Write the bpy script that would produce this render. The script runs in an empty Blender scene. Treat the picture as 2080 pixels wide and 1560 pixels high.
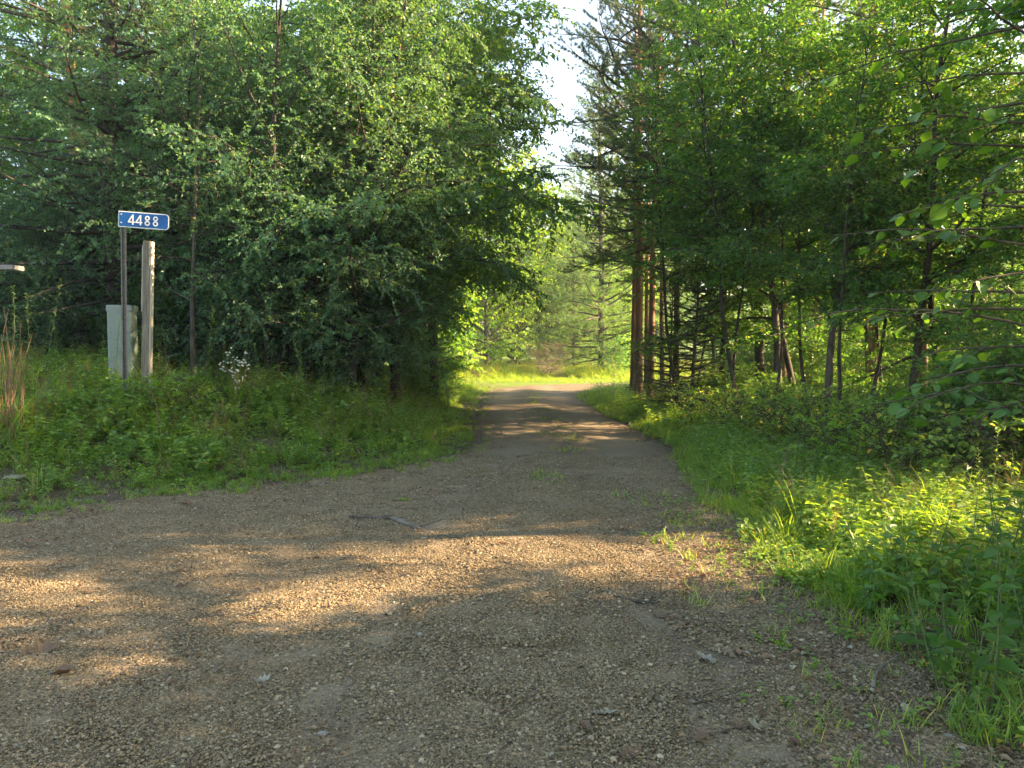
import bpy, math, random
import numpy as np
from mathutils import Vector, Matrix

# ------------------------------------------------------------------ camera, sky, sun, exposure
scene = bpy.context.scene
COL = scene.collection
CAM_H, FPX, HOR = 1.6, 1500.0, 708.0            # eye height, focal length and horizon row in photo pixels
cam_d = bpy.data.cameras.new('camera'); cam = bpy.data.objects.new('camera', cam_d); COL.objects.link(cam)
cam.location = (0, 0, CAM_H)
cam.rotation_euler = (math.radians(90) - math.atan((780 - HOR) / FPX), 0, 0)
cam_d.sensor_width = 36.0; cam_d.lens = 36.0 * FPX / 2080.0
cam_d.clip_start = 0.05; cam_d.clip_end = 3000
scene.camera = cam

SUN_AZ, SUN_EL = math.radians(4), math.radians(23)   # azimuth measured from +X towards +Y
SV = Vector((math.cos(SUN_EL) * math.cos(SUN_AZ), math.cos(SUN_EL) * math.sin(SUN_AZ), math.sin(SUN_EL)))
world = bpy.data.worlds.new('World'); scene.world = world; world.use_nodes = True
wn = world.node_tree.nodes; wl = world.node_tree.links
bg = wn['Background']; sky = wn.new('ShaderNodeTexSky'); sky.sky_type = 'NISHITA'; sky.sun_disc = False
sky.sun_elevation = SUN_EL; sky.sun_rotation = math.atan2(SV.x, SV.y)
sky.air_density = 1.1; sky.dust_density = 0.8; sky.ozone_density = 0.8
wl.new(sky.outputs[0], bg.inputs[0]); bg.inputs[1].default_value = 0.080
sun_d = bpy.data.lights.new('sun', 'SUN'); sun_d.energy = 5.0; sun_d.angle = math.radians(0.53); sun_d.color = (1.0, 0.70, 0.40)
sun = bpy.data.objects.new('sun', sun_d); COL.objects.link(sun)
sun.rotation_euler = (-SV).to_track_quat('-Z', 'Y').to_euler(); sun.location = (30, 10, 20)
vs = scene.view_settings; vs.view_transform = 'Standard'; vs.look = 'None'; vs.gamma = 1.0; vs.use_curve_mapping = False
vs.exposure = 3.0
scene.render.engine = 'CYCLES'
cy = scene.cycles; cy.debug_use_compact_bvh = False
cy.max_bounces = 4; cy.diffuse_bounces = 3; cy.glossy_bounces = 1; cy.transmission_bounces = 3; cy.transparent_max_bounces = 4
cy.use_denoising = True; cy.denoiser = 'OPENIMAGEDENOISE'; cy.sample_clamp_indirect = 6.0
cy.use_adaptive_sampling = True; cy.adaptive_threshold = 0.02
cy.caustics_reflective = False; cy.caustics_refractive = False

# ------------------------------------------------------------------ helpers
TAU = 2 * math.pi
def nrm(a): return a / np.maximum(np.linalg.norm(a, axis=-1, keepdims=True), 1e-9)

class Geo:
    def __init__(s): s.V = []; s.F = []; s.n = 0
    def add(s, V, F):
        V = np.asarray(V, float).reshape(-1, 3); F = np.asarray(F, np.int64)
        s.V.append(V); s.F.append(F + s.n); s.n += len(V); return s
    def addm(s, V, Fs):
        V = np.asarray(V, float).reshape(-1, 3); s.V.append(V)
        for F in Fs: s.F.append(np.asarray(F, np.int64) + s.n)
        s.n += len(V); return s
    def mesh(s, name, mat=None, smooth=True):
        me = bpy.data.meshes.new(name)
        V = np.concatenate(s.V); me.vertices.add(len(V)); me.vertices.foreach_set('co', V.astype(np.float32).ravel())
        idx = np.concatenate([f.ravel() for f in s.F]); cnt = np.concatenate([np.full(len(f), f.shape[1]) for f in s.F])
        me.loops.add(len(idx)); me.loops.foreach_set('vertex_index', idx.astype(np.int32))
        me.polygons.add(len(cnt)); st = np.concatenate([[0], np.cumsum(cnt)[:-1]])
        me.polygons.foreach_set('loop_start', st.astype(np.int32))
        me.polygons.foreach_set('use_smooth', np.full(len(cnt), bool(smooth)))
        me.update(calc_edges=True)
        if mat: me.materials.append(mat)
        return me
def obj(name, data, parent=None, loc=(0, 0, 0), rot=(0, 0, 0), scale=None, link=True):
    o = bpy.data.objects.new(name, data)
    o.location = loc; o.rotation_euler = rot
    if scale is not None: o.scale = (scale,) * 3 if np.isscalar(scale) else scale
    if parent: o.parent = parent
    if link: COL.objects.link(o)
    return o
def tag(o, label, cat=None, group=None, kind=None):
    if label: o['label'] = label
    if cat: o['category'] = cat
    if group: o['group'] = group
    if kind: o['kind'] = kind
    return o
def thing(name, label, cat, loc=(0, 0, 0), rot=(0, 0, 0), group=None, scale=None):
    return tag(obj(name, None, None, loc, rot, scale), label, cat, group)

def tube(g, pts, rad, sides=6, cap=False):
    pts = np.asarray(pts, float); n = len(pts); rad = np.broadcast_to(np.asarray(rad, float), (n,))
    t = nrm(np.gradient(pts, axis=0)); ref = np.eye(3)[np.argmin(np.abs(t.mean(0)))]
    u = nrm(np.cross(t, ref)); v = np.cross(t, u)
    a = np.arange(sides) / sides * TAU
    V = pts[:, None] + rad[:, None, None] * (np.cos(a)[None, :, None] * u[:, None] + np.sin(a)[None, :, None] * v[:, None])
    i, j = np.meshgrid(np.arange(n - 1), np.arange(sides), indexing='ij'); j2 = (j + 1) % sides
    F = np.stack([i * sides + j, i * sides + j2, (i + 1) * sides + j2, (i + 1) * sides + j], -1).reshape(-1, 4)
    g.add(V, F)
    if cap:
        b = g.n - n * sides + (n - 1) * sides
        g.F.append(np.array([[b + k for k in range(sides)]])); g.F.append(np.array([[b - (n - 1) * sides + k for k in range(sides)][::-1]]))
def box(g, cx, cy_, cz, sx, sy, sz, bev=0.0):
    x, y, z = sx / 2, sy / 2, sz / 2; b = bev
    if b <= 0:
        V = [(sx_ * x, sy_ * y, sz_ * z) for sx_ in (-1, 1) for sy_ in (-1, 1) for sz_ in (-1, 1)]
        F = [(0, 1, 3, 2), (4, 6, 7, 5), (0, 4, 5, 1), (2, 3, 7, 6), (0, 2, 6, 4), (1, 5, 7, 3)]
        g.add(np.array(V) + (cx, cy_, cz), F); return
    ring = [(-x + b, -y), (x - b, -y), (x, -y + b), (x, y - b), (x - b, y), (-x + b, y), (-x, y - b), (-x, -y + b)]
    V = []
    for zz, k in ((-z, 1 - b / max(x, y)), (-z + b, 1), (z - b, 1), (z, 1 - b / max(x, y))):
        V += [(px * k, py * k, zz) for px, py in ring]
    F = [[r * 8 + i, r * 8 + (i + 1) % 8, (r + 1) * 8 + (i + 1) % 8, (r + 1) * 8 + i] for r in range(3) for i in range(8)]
    g.addm(np.array(V) + (cx, cy_, cz), [np.array(F), np.array([list(range(8))[::-1], list(range(24, 32))])])

def at(px, d): return (px - 1040.0) / FPX * d
def gp(px, py, z=0.0):
    d = FPX * (CAM_H - z) / (py - HOR); return at(px, d), d

# ------------------------------------------------------------------ materials
def newmat(name):
    m = bpy.data.materials.new(name); m.use_nodes = True; nt = m.node_tree
    for n in list(nt.nodes): nt.nodes.remove(n)
    out = nt.nodes.new('ShaderNodeOutputMaterial'); return m, nt, out
def ramp(nt, fac, stops, interp='LINEAR'):
    r = nt.nodes.new('ShaderNodeValToRGB'); r.color_ramp.interpolation = interp
    el = r.color_ramp.elements
    while len(el) > len(stops): el.remove(el[-1])
    while len(el) < len(stops): el.new(0.5)
    for e, (p, c) in zip(el, stops): e.position = p; e.color = (*c, 1)
    nt.links.new(fac, r.inputs[0]); return r.outputs[0]
def noise(nt, scale, detail=4, rough=0.55, vec=None, dim='3D'):
    n = nt.nodes.new('ShaderNodeTexNoise'); n.inputs['Scale'].default_value = scale; n.inputs['Detail'].default_value = detail
    n.inputs['Roughness'].default_value = rough
    if vec: nt.links.new(vec, n.inputs['Vector'])
    return n.outputs['Fac']
def mix(nt, a, b, f, mode='MIX'):
    m = nt.nodes.new('ShaderNodeMix'); m.data_type = 'RGBA'; m.blend_type = mode
    for sock, v in ((m.inputs['Factor'], f), (m.inputs[6], a), (m.inputs[7], b)):
        if hasattr(v, 'is_linked'): nt.links.new(v, sock)
        elif isinstance(v, (tuple, list)): sock.default_value = (*v, 1)
        else: sock.default_value = v
    return m.outputs[2]
def objco(nt, which='Object'):
    return nt.nodes.new('ShaderNodeTexCoord').outputs[which]
def bump(nt, h, strength, dist):
    b = nt.nodes.new('ShaderNodeBump'); b.inputs['Strength'].default_value = strength; b.inputs['Distance'].default_value = dist
    nt.links.new(h, b.inputs['Height']); return b.outputs[0]

def leaf_mat(name, stops, tr, trf=0.42, rough=0.42, spec=0.5):
    """green blade: random tint per leaf, thin-sheet translucency"""
    m, nt, out = newmat(name); L = nt.links
    ge = nt.nodes.new('ShaderNodeNewGeometry')
    c = ramp(nt, ge.outputs['Random Per Island'], stops)
    oi = nt.nodes.new('ShaderNodeObjectInfo')
    hs = nt.nodes.new('ShaderNodeHueSaturation'); L.new(c, hs.inputs['Color'])
    mr = nt.nodes.new('ShaderNodeMapRange'); L.new(oi.outputs['Random'], mr.inputs['Value'])
    mr.inputs['To Min'].default_value = 0.80; mr.inputs['To Max'].default_value = 1.18; L.new(mr.outputs[0], hs.inputs['Value'])
    p = nt.nodes.new('ShaderNodeBsdfPrincipled'); L.new(hs.outputs[0], p.inputs['Base Color'])
    p.inputs['Roughness'].default_value = rough; p.inputs['Specular IOR Level'].default_value = spec
    t = nt.nodes.new('ShaderNodeBsdfTranslucent')
    L.new(mix(nt, hs.outputs[0], tr, 1.0, 'MULTIPLY'), t.inputs['Color'])
    ms = nt.nodes.new('ShaderNodeMixShader'); ms.inputs[0].default_value = trf
    L.new(p.outputs[0], ms.inputs[1]); L.new(t.outputs[0], ms.inputs[2]); L.new(ms.outputs[0], out.inputs[0]); return m
TRC = (3.0, 2.7, 0.6)
M = {}
M['leaf_fine'] = leaf_mat('leaf_fine', [(0, (.064, .144, .085)), (.5, (.085, .178, .102)), (.96, (.106, .200, .110)), (1, (.218, .245, .069))], TRC, .36, .46, .42)
M['leaf_maple'] = leaf_mat('leaf_maple', [(0, (.043, .115, .032)), (.55, (.076, .179, .047)), (.95, (.110, .227, .054)), (1, (.347, .312, .054))], TRC, .48, .42)
M['leaf_walnut'] = leaf_mat('leaf_walnut', [(0, (.046, .116, .027)), (.6, (.071, .159, .034)), (.95, (.104, .195, .039)), (1, (.244, .244, .037))], TRC, .45, .42)
M['leaf_bright'] = leaf_mat('leaf_bright', [(0, (.119, .229, .033)), (.6, (.174, .307, .045)), (1, (.257, .368, .059))], TRC, .45, .42)  # sunlit look put into the leaf colour, lighter than the other greens
M['leaf_big'] = leaf_mat('leaf_big', [(0, (.047, .114, .020)), (.7, (.067, .156, .024)), (1, (.093, .181, .031))], TRC, .36, .40)
M['needle_dark'] = leaf_mat('needle_dark', [(0, (.024, .059, .027)), (.8, (.041, .088, .037)), (1, (.073, .091, .037))], TRC, .25, .45)
M['needle_pine'] = leaf_mat('needle_pine', [(0, (.055, .104, .055)), (.8, (.091, .146, .073)), (1, (.159, .146, .073))], TRC, .3, .4)
M['needle_soft'] = leaf_mat('needle_soft', [(0, (.086, .176, .070)), (.8, (.131, .245, .095)), (1, (.187, .236, .095))], TRC, .35, .5)
M['grass'] = leaf_mat('grass_blade', [(0, (.092, .182, .031)), (.7, (.165, .276, .043)), (.93, (.226, .328, .053)), (1, (.535, .362, .158))], TRC, .42, .45)
M['grass_meadow'] = leaf_mat('grass_meadow', [(0, (.122, .225, .026)), (.7, (.179, .293, .036)), (1, (.374, .345, .109))], TRC, .42, .5)
M['cover'] = leaf_mat('ground_cover_leaf', [(0, (.100, .188, .049)), (.6, (.156, .273, .061)), (.95, (.244, .344, .071)), (1, (.739, .460, .068))], TRC, .42, .42)
M['goldenrod'] = leaf_mat('goldenrod_leaf', [(0, (.114, .209, .068)), (1, (.212, .312, .084))], TRC, .4, .42)
M['corn'] = leaf_mat('corn_leaf', [(0, (.061, .183, .043)), (1, (.104, .232, .049))], TRC, .4, .4)
M['dry'] = leaf_mat('dry_stalk', [(0, (.22, .14, .07)), (1, (.38, .26, .14))], (1.4, 1.2, .8), .25, .6, .3)
M['deadleaf'] = leaf_mat('dead_leaf', [(0, (.11, .066, .040)), (.5, (.20, .130, .078)), (1, (.30, .215, .135))], (1.4, 1.2, .8), .2, .6, .3)
M['paleleaf'] = leaf_mat('pale_dead_leaf', [(0, (.26, .235, .17)), (1, (.44, .41, .32))], (1.2, 1.2, 1.0), .2, .6, .3)

def bark_mat(name, c0, c1, scale=14, zfade=None, top=None, depth=.03):
    m, nt, out = newmat(name); L = nt.links; co = objco(nt)
    mp = nt.nodes.new('ShaderNodeMapping'); L.new(co, mp.inputs[0]); mp.inputs['Scale'].default_value = (1, 1, .22)
    f = noise(nt, scale, 6, .65, mp.outputs[0]); f2 = noise(nt, scale * .3, 3, .5, co)
    c = ramp(nt, f, [(.3, c0), (.7, c1)])
    c = mix(nt, c, tuple(v * .55 for v in c0), ramp(nt, f2, [(.5, (0, 0, 0)), (.72, (.7, .7, .7))]))
    if top:
        sp = nt.nodes.new('ShaderNodeSeparateXYZ'); L.new(co, sp.inputs[0])
        mr = nt.nodes.new('ShaderNodeMapRange'); L.new(sp.outputs[2], mr.inputs[0]); mr.inputs[1].default_value = zfade[0]; mr.inputs[2].default_value = zfade[1]
        c = mix(nt, c, ramp(nt, f, [(.3, top[0]), (.65, top[1])]), mr.outputs[0])
    p = nt.nodes.new('ShaderNodeBsdfPrincipled'); L.new(c, p.inputs['Base Color']); p.inputs['Roughness'].default_value = .85
    p.inputs['Specular IOR Level'].default_value = .25
    L.new(bump(nt, f, .9, depth), p.inputs['Normal']); L.new(p.outputs[0], out.inputs[0]); return m
M['bark'] = bark_mat('bark_grey', (.055, .045, .036), (.16, .135, .11))
M['bark_dark'] = bark_mat('bark_dark', (.035, .028, .022), (.10, .082, .066))
M['bark_pine'] = bark_mat('bark_red_pine', (.085, .056, .040), (.25, .155, .105), 9, (1.0, 5.5), ((.25, .110, .052), (.48, .235, .120)), .02)  # orange upper bark of red pine, deepened to carry warm sunlight
M['bark_pale'] = bark_mat('bark_pale', (.11, .095, .075), (.26, .23, .185))
M['twig'] = bark_mat('twig_bark', (.05, .04, .032), (.13, .105, .08), 30, depth=.004)
M['deadtwig'] = bark_mat('dead_twig_bark', (.16, .12, .09), (.33, .26, .20), 30, depth=.004)

def simple(name, col, rough=.5, metal=0, var=None, scale=20, spec=.5, bumpd=0):
    m, nt, out = newmat(name); p = nt.nodes.new('ShaderNodeBsdfPrincipled')
    p.inputs['Roughness'].default_value = rough; p.inputs['Metallic'].default_value = metal; p.inputs['Specular IOR Level'].default_value = spec
    if var:
        f = noise(nt, scale, 5, .6, objco(nt)); nt.links.new(ramp(nt, f, [(.35, col), (.7, var)]), p.inputs['Base Color'])
        if bumpd: nt.links.new(bump(nt, f, .6, bumpd), p.inputs['Normal'])
    else: p.inputs['Base Color'].default_value = (*col, 1)
    nt.links.new(p.outputs[0], out.inputs[0]); return m
M['sign_blue'] = simple('sign_blue', (.003, .070, .27), .5, 0, (.006, .090, .31), 9, .3)
M['sign_white'] = simple('sign_white', (.72, .74, .76), .45)
M['steel'] = simple('galvanised_steel', (.11, .10, .085), .6, .3, (.20, .185, .16), 25)
M['hole'] = simple('dark_hole', (.012, .012, .012), .9)
M['bolt'] = simple('bolt_steel', (.5, .52, .55), .35, .8)
M['pedestal'] = simple('pedestal_grey_green', (.17, .215, .185), .55, 0, (.22, .27, .235), 5)
M['pebble'] = simple('pale_pebble', (.22, .21, .20), .8, 0, (.34, .325, .30), 12)
M['flower'] = simple('flower_white', (.62, .58, .50), .8, 0, (.75, .72, .66), 40)
M['straw'] = simple('stem_yellow_green', (.20, .21, .06), .6, 0, (.26, .24, .09), 20)
M['stem'] = simple('stem_green', (.07, .12, .035), .55, 0, (.11, .13, .05), 20)
def wood_mat(name, a, b):
    m, nt, out = newmat(name); L = nt.links; co = objco(nt)
    mp = nt.nodes.new('ShaderNodeMapping'); L.new(co, mp.inputs[0]); mp.inputs['Scale'].default_value = (1, 1, .06)
    f = noise(nt, 60, 5, .6, mp.outputs[0]); f2 = noise(nt, 3, 3, .5, co)
    c = mix(nt, ramp(nt, f, [(.3, a), (.7, b)]), tuple(v * .6 for v in a), ramp(nt, f2, [(.5, (0, 0, 0)), (.75, (.6, .6, .6))]))
    p = nt.nodes.new('ShaderNodeBsdfPrincipled'); L.new(c, p.inputs['Base Color']); p.inputs['Roughness'].default_value = .8
    L.new(bump(nt, f, .5, .003), p.inputs['Normal']); L.new(p.outputs[0], out.inputs[0]); return m
M['wood'] = wood_mat('weathered_wood', (.10, .085, .060), (.31, .275, .21))
M['wood_pale'] = wood_mat('pale_wood_lit_edge', (.42, .37, .30), (.56, .50, .42))  # batten wood, also the sunlit right edge of the post
M['wood_grey'] = wood_mat('grey_board', (.17, .16, .145), (.30, .28, .26))

# ------------------------------------------------------------------ terrain and road
LE = [(-14, -8), (-14, 3), (-14, 5.6), (-9, 5.9), (-6.2, 6.2), (-4.7, 6.8), (-3.9, 7.8), (-2.5, 8.65), (-1.40, 10), (-.72, 12.2), (-.90, 16), (-.98, 20), (-.98, 25), (-.5, 29.3), (1.0, 32.3), (4, 34.0), (9, 34.8), (16, 35), (28, 34), (45, 30)]
RE = [(2.1, -8), (2.0, 2.0), (2.02, 4.5), (2.08, 5.4), (2.10, 6.1), (2.12, 6.8), (2.14, 7.7), (2.2, 8.7), (2.38, 10), (2.64, 12.2), (2.46, 16), (2.30, 20), (2.30, 24), (2.75, 26.6), (4.2, 28.6), (7, 30), (10.5, 30.6), (16, 30.6), (27, 29.6), (44, 26)]
def densify(P, k):
    P = np.array(P, float); n = len(P); out = []
    for i in range(n - 1):
        p0, p1, p2, p3 = P[max(i - 1, 0)], P[i], P[i + 1], P[min(i + 2, n - 1)]
        for t in np.arange(k) / k:
            out.append(.5 * ((2 * p1) + (p2 - p0) * t + (2 * p0 - 5 * p1 + 4 * p2 - p3) * t * t + (3 * p1 - p0 - 3 * p2 + p3) * t ** 3))
    out.append(P[-1]); return np.array(out)
LEd, REd = densify(LE, 12), densify(RE, 12)
POLY = np.concatenate([LEd[::3], REd[::-1][::3]])
LES = LEd[::3]
def segdist(P, A, B):
    ab = B - A; d = np.full(len(P), 1e9)
    for a, v in zip(A, ab):
        t = np.clip(((P - a) @ v) / max(v @ v, 1e-9), 0, 1); d = np.minimum(d, np.hypot(*(P - a - t[:, None] * v).T))
    return d
def inside(P):
    A = POLY; B = np.roll(POLY, -1, 0); r = np.zeros(len(P), bool)
    for a, b in zip(A, B):
        c = ((a[1] > P[:, 1]) != (b[1] > P[:, 1])) & (P[:, 0] < (b[0] - a[0]) * (P[:, 1] - a[1]) / (b[1] - a[1] + 1e-12) + a[0]); r ^= c
    return r
def road_d(P):
    P = np.asarray(P, float).reshape(-1, 2); d = segdist(P, POLY, np.roll(POLY, -1, 0)); return np.where(inside(P), -d, d)
def sstep(a, b, x): t = np.clip((x - a) / (b - a), 0, 1); return t * t * (3 - 2 * t)
def wob(x, y, s, ph=0): return np.sin(x * s + ph) * np.cos(y * s * 1.13 + 2 * ph) + .5 * np.sin(x * s * 2.3 + y * s * 1.7 + ph * 3)
def ter(x, y):
    x = np.asarray(x, float); y = np.asarray(y, float); sh = x.shape; P = np.stack([x.ravel(), y.ravel()], -1)
    d = road_d(P); x = P[:, 0]; y = P[:, 1]
    z = np.where(d < 0, -.02 - .03 * sstep(0, .35, -d), .02 * sstep(0, .4, d))
    left = (x < np.interp(y, LES[:, 1], LES[:, 0])) & (y < 33) & (y > 5)
    bank = 1.05 * sstep(.25, 4.2, d) * (1 - .72 * sstep(15, 25, y)) * (1 - sstep(27, 34, y)) + .03 * np.clip(d - 3, 0, 30) * (1 - sstep(24, 33, y))
    z = z + np.where(left, bank, 0)
    z = z + np.where((~left) & (x > 1) & (y < 30) & (d > 0), -.12 * sstep(.5, 4, d), 0)
    z = z + .035 * wob(x, y, 1.1, .3) * sstep(.1, 1.2, d) + .10 * wob(x, y, .23, 1.3) * sstep(4, 12, d)
    z = z + 16 * sstep(70, 190, y) + 6 * sstep(60, 160, -x) + 8 * sstep(90, 220, x)
    return z.reshape(sh)
def tz(x, y): return float(ter(np.array([x]), np.array([y]))[0])

def graded(lo, hi, dlo, dhi, step, g=1.13):
    mid = list(np.arange(dlo, dhi + 1e-6, step)); s = step; v = dhi; up = []
    while v < hi: s *= g; v += s; up.append(v)
    s = step; v = dlo; dn = []
    while v > lo: s *= g; v -= s; dn.append(v)
    return np.array(dn[::-1] + mid + up)
gx = graded(-700, 700, -9, 9, .2); gy = graded(-60, 1200, 1, 38, .22)
X, Y = np.meshgrid(gx, gy, indexing='ij'); Z = ter(X, Y)
nx, ny = X.shape; i, j = np.meshgrid(np.arange(nx - 1), np.arange(ny - 1), indexing='ij')
F = np.stack([i * ny + j, (i + 1) * ny + j, (i + 1) * ny + j + 1, i * ny + j + 1], -1).reshape(-1, 4)
def ground_mat():
    m, nt, out = newmat('forest_soil_and_grass'); L = nt.links; co = objco(nt)
    f = noise(nt, 9, 6, .65, co); f2 = noise(nt, 60, 4, .6, co); f3 = noise(nt, .6, 3, .5, co)
    soil = ramp(nt, f2, [(.30, (.060, .046, .032)), (.52, (.13, .10, .072)), (.72, (.24, .19, .14))])
    green = ramp(nt, f, [(.3, (.040, .075, .018)), (.7, (.075, .115, .026))])
    near = mix(nt, soil, green, ramp(nt, f3, [(.42, (0, 0, 0)), (.62, (.65, .65, .65))]))
    mead = ramp(nt, f, [(.3, (.13, .21, .030)), (.7, (.18, .25, .04))])
    at_ = nt.nodes.new('ShaderNodeAttribute'); at_.attribute_name = 'meadow'
    c = mix(nt, near, mead, at_.outputs['Fac'])
    p = nt.nodes.new('ShaderNodeBsdfPrincipled'); L.new(c, p.inputs['Base Color']); p.inputs['Roughness'].default_value = .95
    p.inputs['Specular IOR Level'].default_value = .15
    L.new(bump(nt, f2, .8, .03), p.inputs['Normal']); L.new(p.outputs[0], out.inputs[0]); return m
me = Geo().add(np.stack([X, Y, Z], -1), F).mesh('ground', ground_mat())
mead = (sstep(28, 34, Y) * sstep(-6, 0, X) + sstep(10, 15, X - .08 * Y)).clip(0, 1)
a = me.attributes.new('meadow', 'FLOAT', 'POINT'); a.data.foreach_set('value', mead.ravel().astype(np.float32))
tag(obj('ground', me), 'forest floor and grassy bank beside the gravel road', kind='structure')

def road_mat():
    m, nt, out = newmat('gravel_road'); L = nt.links; co = objco(nt)
    vo = nt.nodes.new('ShaderNodeTexVoronoi'); vo.inputs['Scale'].default_value = 80; L.new(co, vo.inputs['Vector'])
    sp = nt.nodes.new('ShaderNodeSeparateColor'); L.new(vo.outputs['Color'], sp.inputs[0])
    c = ramp(nt, sp.outputs[0], [(0, (.111, .085, .051)), (.5, (.211, .164, .099)), (1, (.307, .242, .151))])
    big = noise(nt, .55, 4, .6, co); mid = noise(nt, 4.5, 5, .65, co); fine = noise(nt, 120, 3, .6, co)
    c = mix(nt, c, (.135, .104, .077), ramp(nt, mid, [(.46, (0, 0, 0)), (.75, (.495, .495, .495))]))
    c = mix(nt, c, (.318, .265, .173), ramp(nt, big, [(.45, (0, 0, 0)), (.7, (.384, .378, .365))]))
    at_ = nt.nodes.new('ShaderNodeAttribute'); at_.attribute_name = 'soil'
    at2 = nt.nodes.new('ShaderNodeAttribute'); at2.attribute_name = 'track'
    c = mix(nt, c, ramp(nt, fine, [(.3, (.20, .168, .115)), (.7, (.30, .252, .175))]), at2.outputs['Fac'])
    soil = ramp(nt, fine, [(.3, (.07, .052, .038)), (.7, (.20, .155, .115))])
    c = mix(nt, c, soil, at_.outputs['Fac'])
    p = nt.nodes.new('ShaderNodeBsdfPrincipled'); L.new(c, p.inputs['Base Color']); p.inputs['Roughness'].default_value = .9
    p.inputs['Specular IOR Level'].default_value = .2
    b1 = bump(nt, vo.outputs['Distance'], .9, .012); b = nt.nodes.new('ShaderNodeBump'); b.invert = False
    b.inputs['Strength'].default_value = .7; b.inputs['Distance'].default_value = .02
    L.new(mid, b.inputs['Height']); L.new(b1, b.inputs['Normal'])
    L.new(b.outputs[0], p.inputs['Normal']); L.new(p.outputs[0], out.inputs[0]); return m
ncol = 64
rt = np.linspace(0, 1, ncol)
LR, RR = densify(LE, 16), densify(RE, 16)
RX = LR[:, None, 0] * (1 - rt) + RR[:, None, 0] * rt; RY = LR[:, None, 1] * (1 - rt) + RR[:, None, 1] * rt
def road_h(x, y):
    x = np.asarray(x, float); y = np.asarray(y, float)
    c = np.interp(y, [0, 8, 12, 20, 26], [-.2, .3, .95, .7, .75])
    tr = np.exp(-((np.abs(x - c) - .85) / .28) ** 2)
    return .014 - .014 * tr * (.7 + .3 * wob(x, y, .9, .4)) + .022 * np.exp(-((x - c) / .45) ** 2) * (y > 4) + .007 * wob(x, y, 3.1, .5) + .004 * wob(x, y, 9.0, 1.1)
dd = -road_d(np.stack([RX.ravel(), RY.ravel()], -1)).reshape(RX.shape)
RZ = road_h(RX, RY) - .055 * (1 - sstep(0, .22, dd + .03 * wob(RX, RY, 4, .2)))
n0, n1 = RX.shape; i, j = np.meshgrid(np.arange(n0 - 1), np.arange(n1 - 1), indexing='ij')
F = np.stack([i * n1 + j, i * n1 + j + 1, (i + 1) * n1 + j + 1, (i + 1) * n1 + j], -1).reshape(-1, 4)
me = Geo().add(np.stack([RX, RY, RZ], -1), F).mesh('gravel_road', road_mat())
soil = np.clip(1.0 - dd / .55 + .35 * wob(RX, RY, 2.2, .8), 0, 1) * .8 + .45 * np.exp(-((RX - np.interp(RY, [0, 8, 12, 20, 26], [-.2, .3, .95, .7, .75])) / .3) ** 2) * (RY > 5) \
    + .55 * sstep(.9, 1.5, RX + .25 * wob(RX, RY, 1.5, .1)) * (RY < 8)
a = me.attributes.new('soil', 'FLOAT', 'POINT'); a.data.foreach_set('value', np.clip(soil, 0, 1).ravel().astype(np.float32))
trk_ = .75 * np.exp(-((np.abs(RX - np.interp(RY, [0, 8, 12, 20, 26], [-.2, .3, .95, .7, .75])) - .85) / .3) ** 2) * (.6 + .4 * np.clip(wob(RX, RY, 1.9, .6), -1, 1))
a = me.attributes.new('track', 'FLOAT', 'POINT'); a.data.foreach_set('value', np.clip(trk_, 0, 1).ravel().astype(np.float32))
tag(obj('gravel_road', me), 'tan gravel road curving out of sight to the right', kind='structure')

# ------------------------------------------------------------------ instanced stuff
def scatter(name, protos, P, rot, scl, idx, label, kind='stuff'):
    pc = bpy.data.collections.new(name + '_pieces')
    for k, me in enumerate(protos):
        o = bpy.data.objects.new('%s_piece_%02d' % (name, k), me); pc.objects.link(o)
    me = bpy.data.meshes.new(name); P = np.asarray(P, np.float32); me.vertices.add(len(P)); me.vertices.foreach_set('co', P.ravel())
    a = me.attributes.new('rot', 'FLOAT_VECTOR', 'POINT'); a.data.foreach_set('vector', np.asarray(rot, np.float32).ravel())
    a = me.attributes.new('scl', 'FLOAT', 'POINT'); a.data.foreach_set('value', np.asarray(scl, np.float32).ravel())
    a = me.attributes.new('idx', 'INT', 'POINT'); a.data.foreach_set('value', np.asarray(idx, np.int32).ravel())
    ng = bpy.data.node_groups.new(name + '_scatter', 'GeometryNodeTree')
    ng.interface.new_socket('Geometry', in_out='INPUT', socket_type='NodeSocketGeometry')
    ng.interface.new_socket('Geometry', in_out='OUTPUT', socket_type='NodeSocketGeometry')
    N = ng.nodes; L = ng.links
    gi = N.new('NodeGroupInput'); go = N.new('NodeGroupOutput'); ip = N.new('GeometryNodeInstanceOnPoints')
    ci = N.new('GeometryNodeCollectionInfo'); ci.inputs[0].default_value = pc; ci.inputs[1].default_value = True; ci.inputs[2].default_value = True
    def na(n, t):
        a = N.new('GeometryNodeInputNamedAttribute'); a.data_type = t; a.inputs[0].default_value = n; return a.outputs[0]
    e2r = N.new('FunctionNodeEulerToRotation'); L.new(na('rot', 'FLOAT_VECTOR'), e2r.inputs[0])
    L.new(gi.outputs[0], ip.inputs['Points']); L.new(ci.outputs[0], ip.inputs['Instance']); ip.inputs['Pick Instance'].default_value = True
    L.new(na('idx', 'INT'), ip.inputs['Instance Index']); L.new(e2r.outputs[0], ip.inputs['Rotation']); L.new(na('scl', 'FLOAT'), ip.inputs['Scale'])
    L.new(ip.outputs[0], go.inputs[0])
    o = obj(name, me); md = o.modifiers.new('scatter', 'NODES'); md.node_group = ng
    return tag(o, label, kind=kind)

R0 = np.random.default_rng(11)
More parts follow.
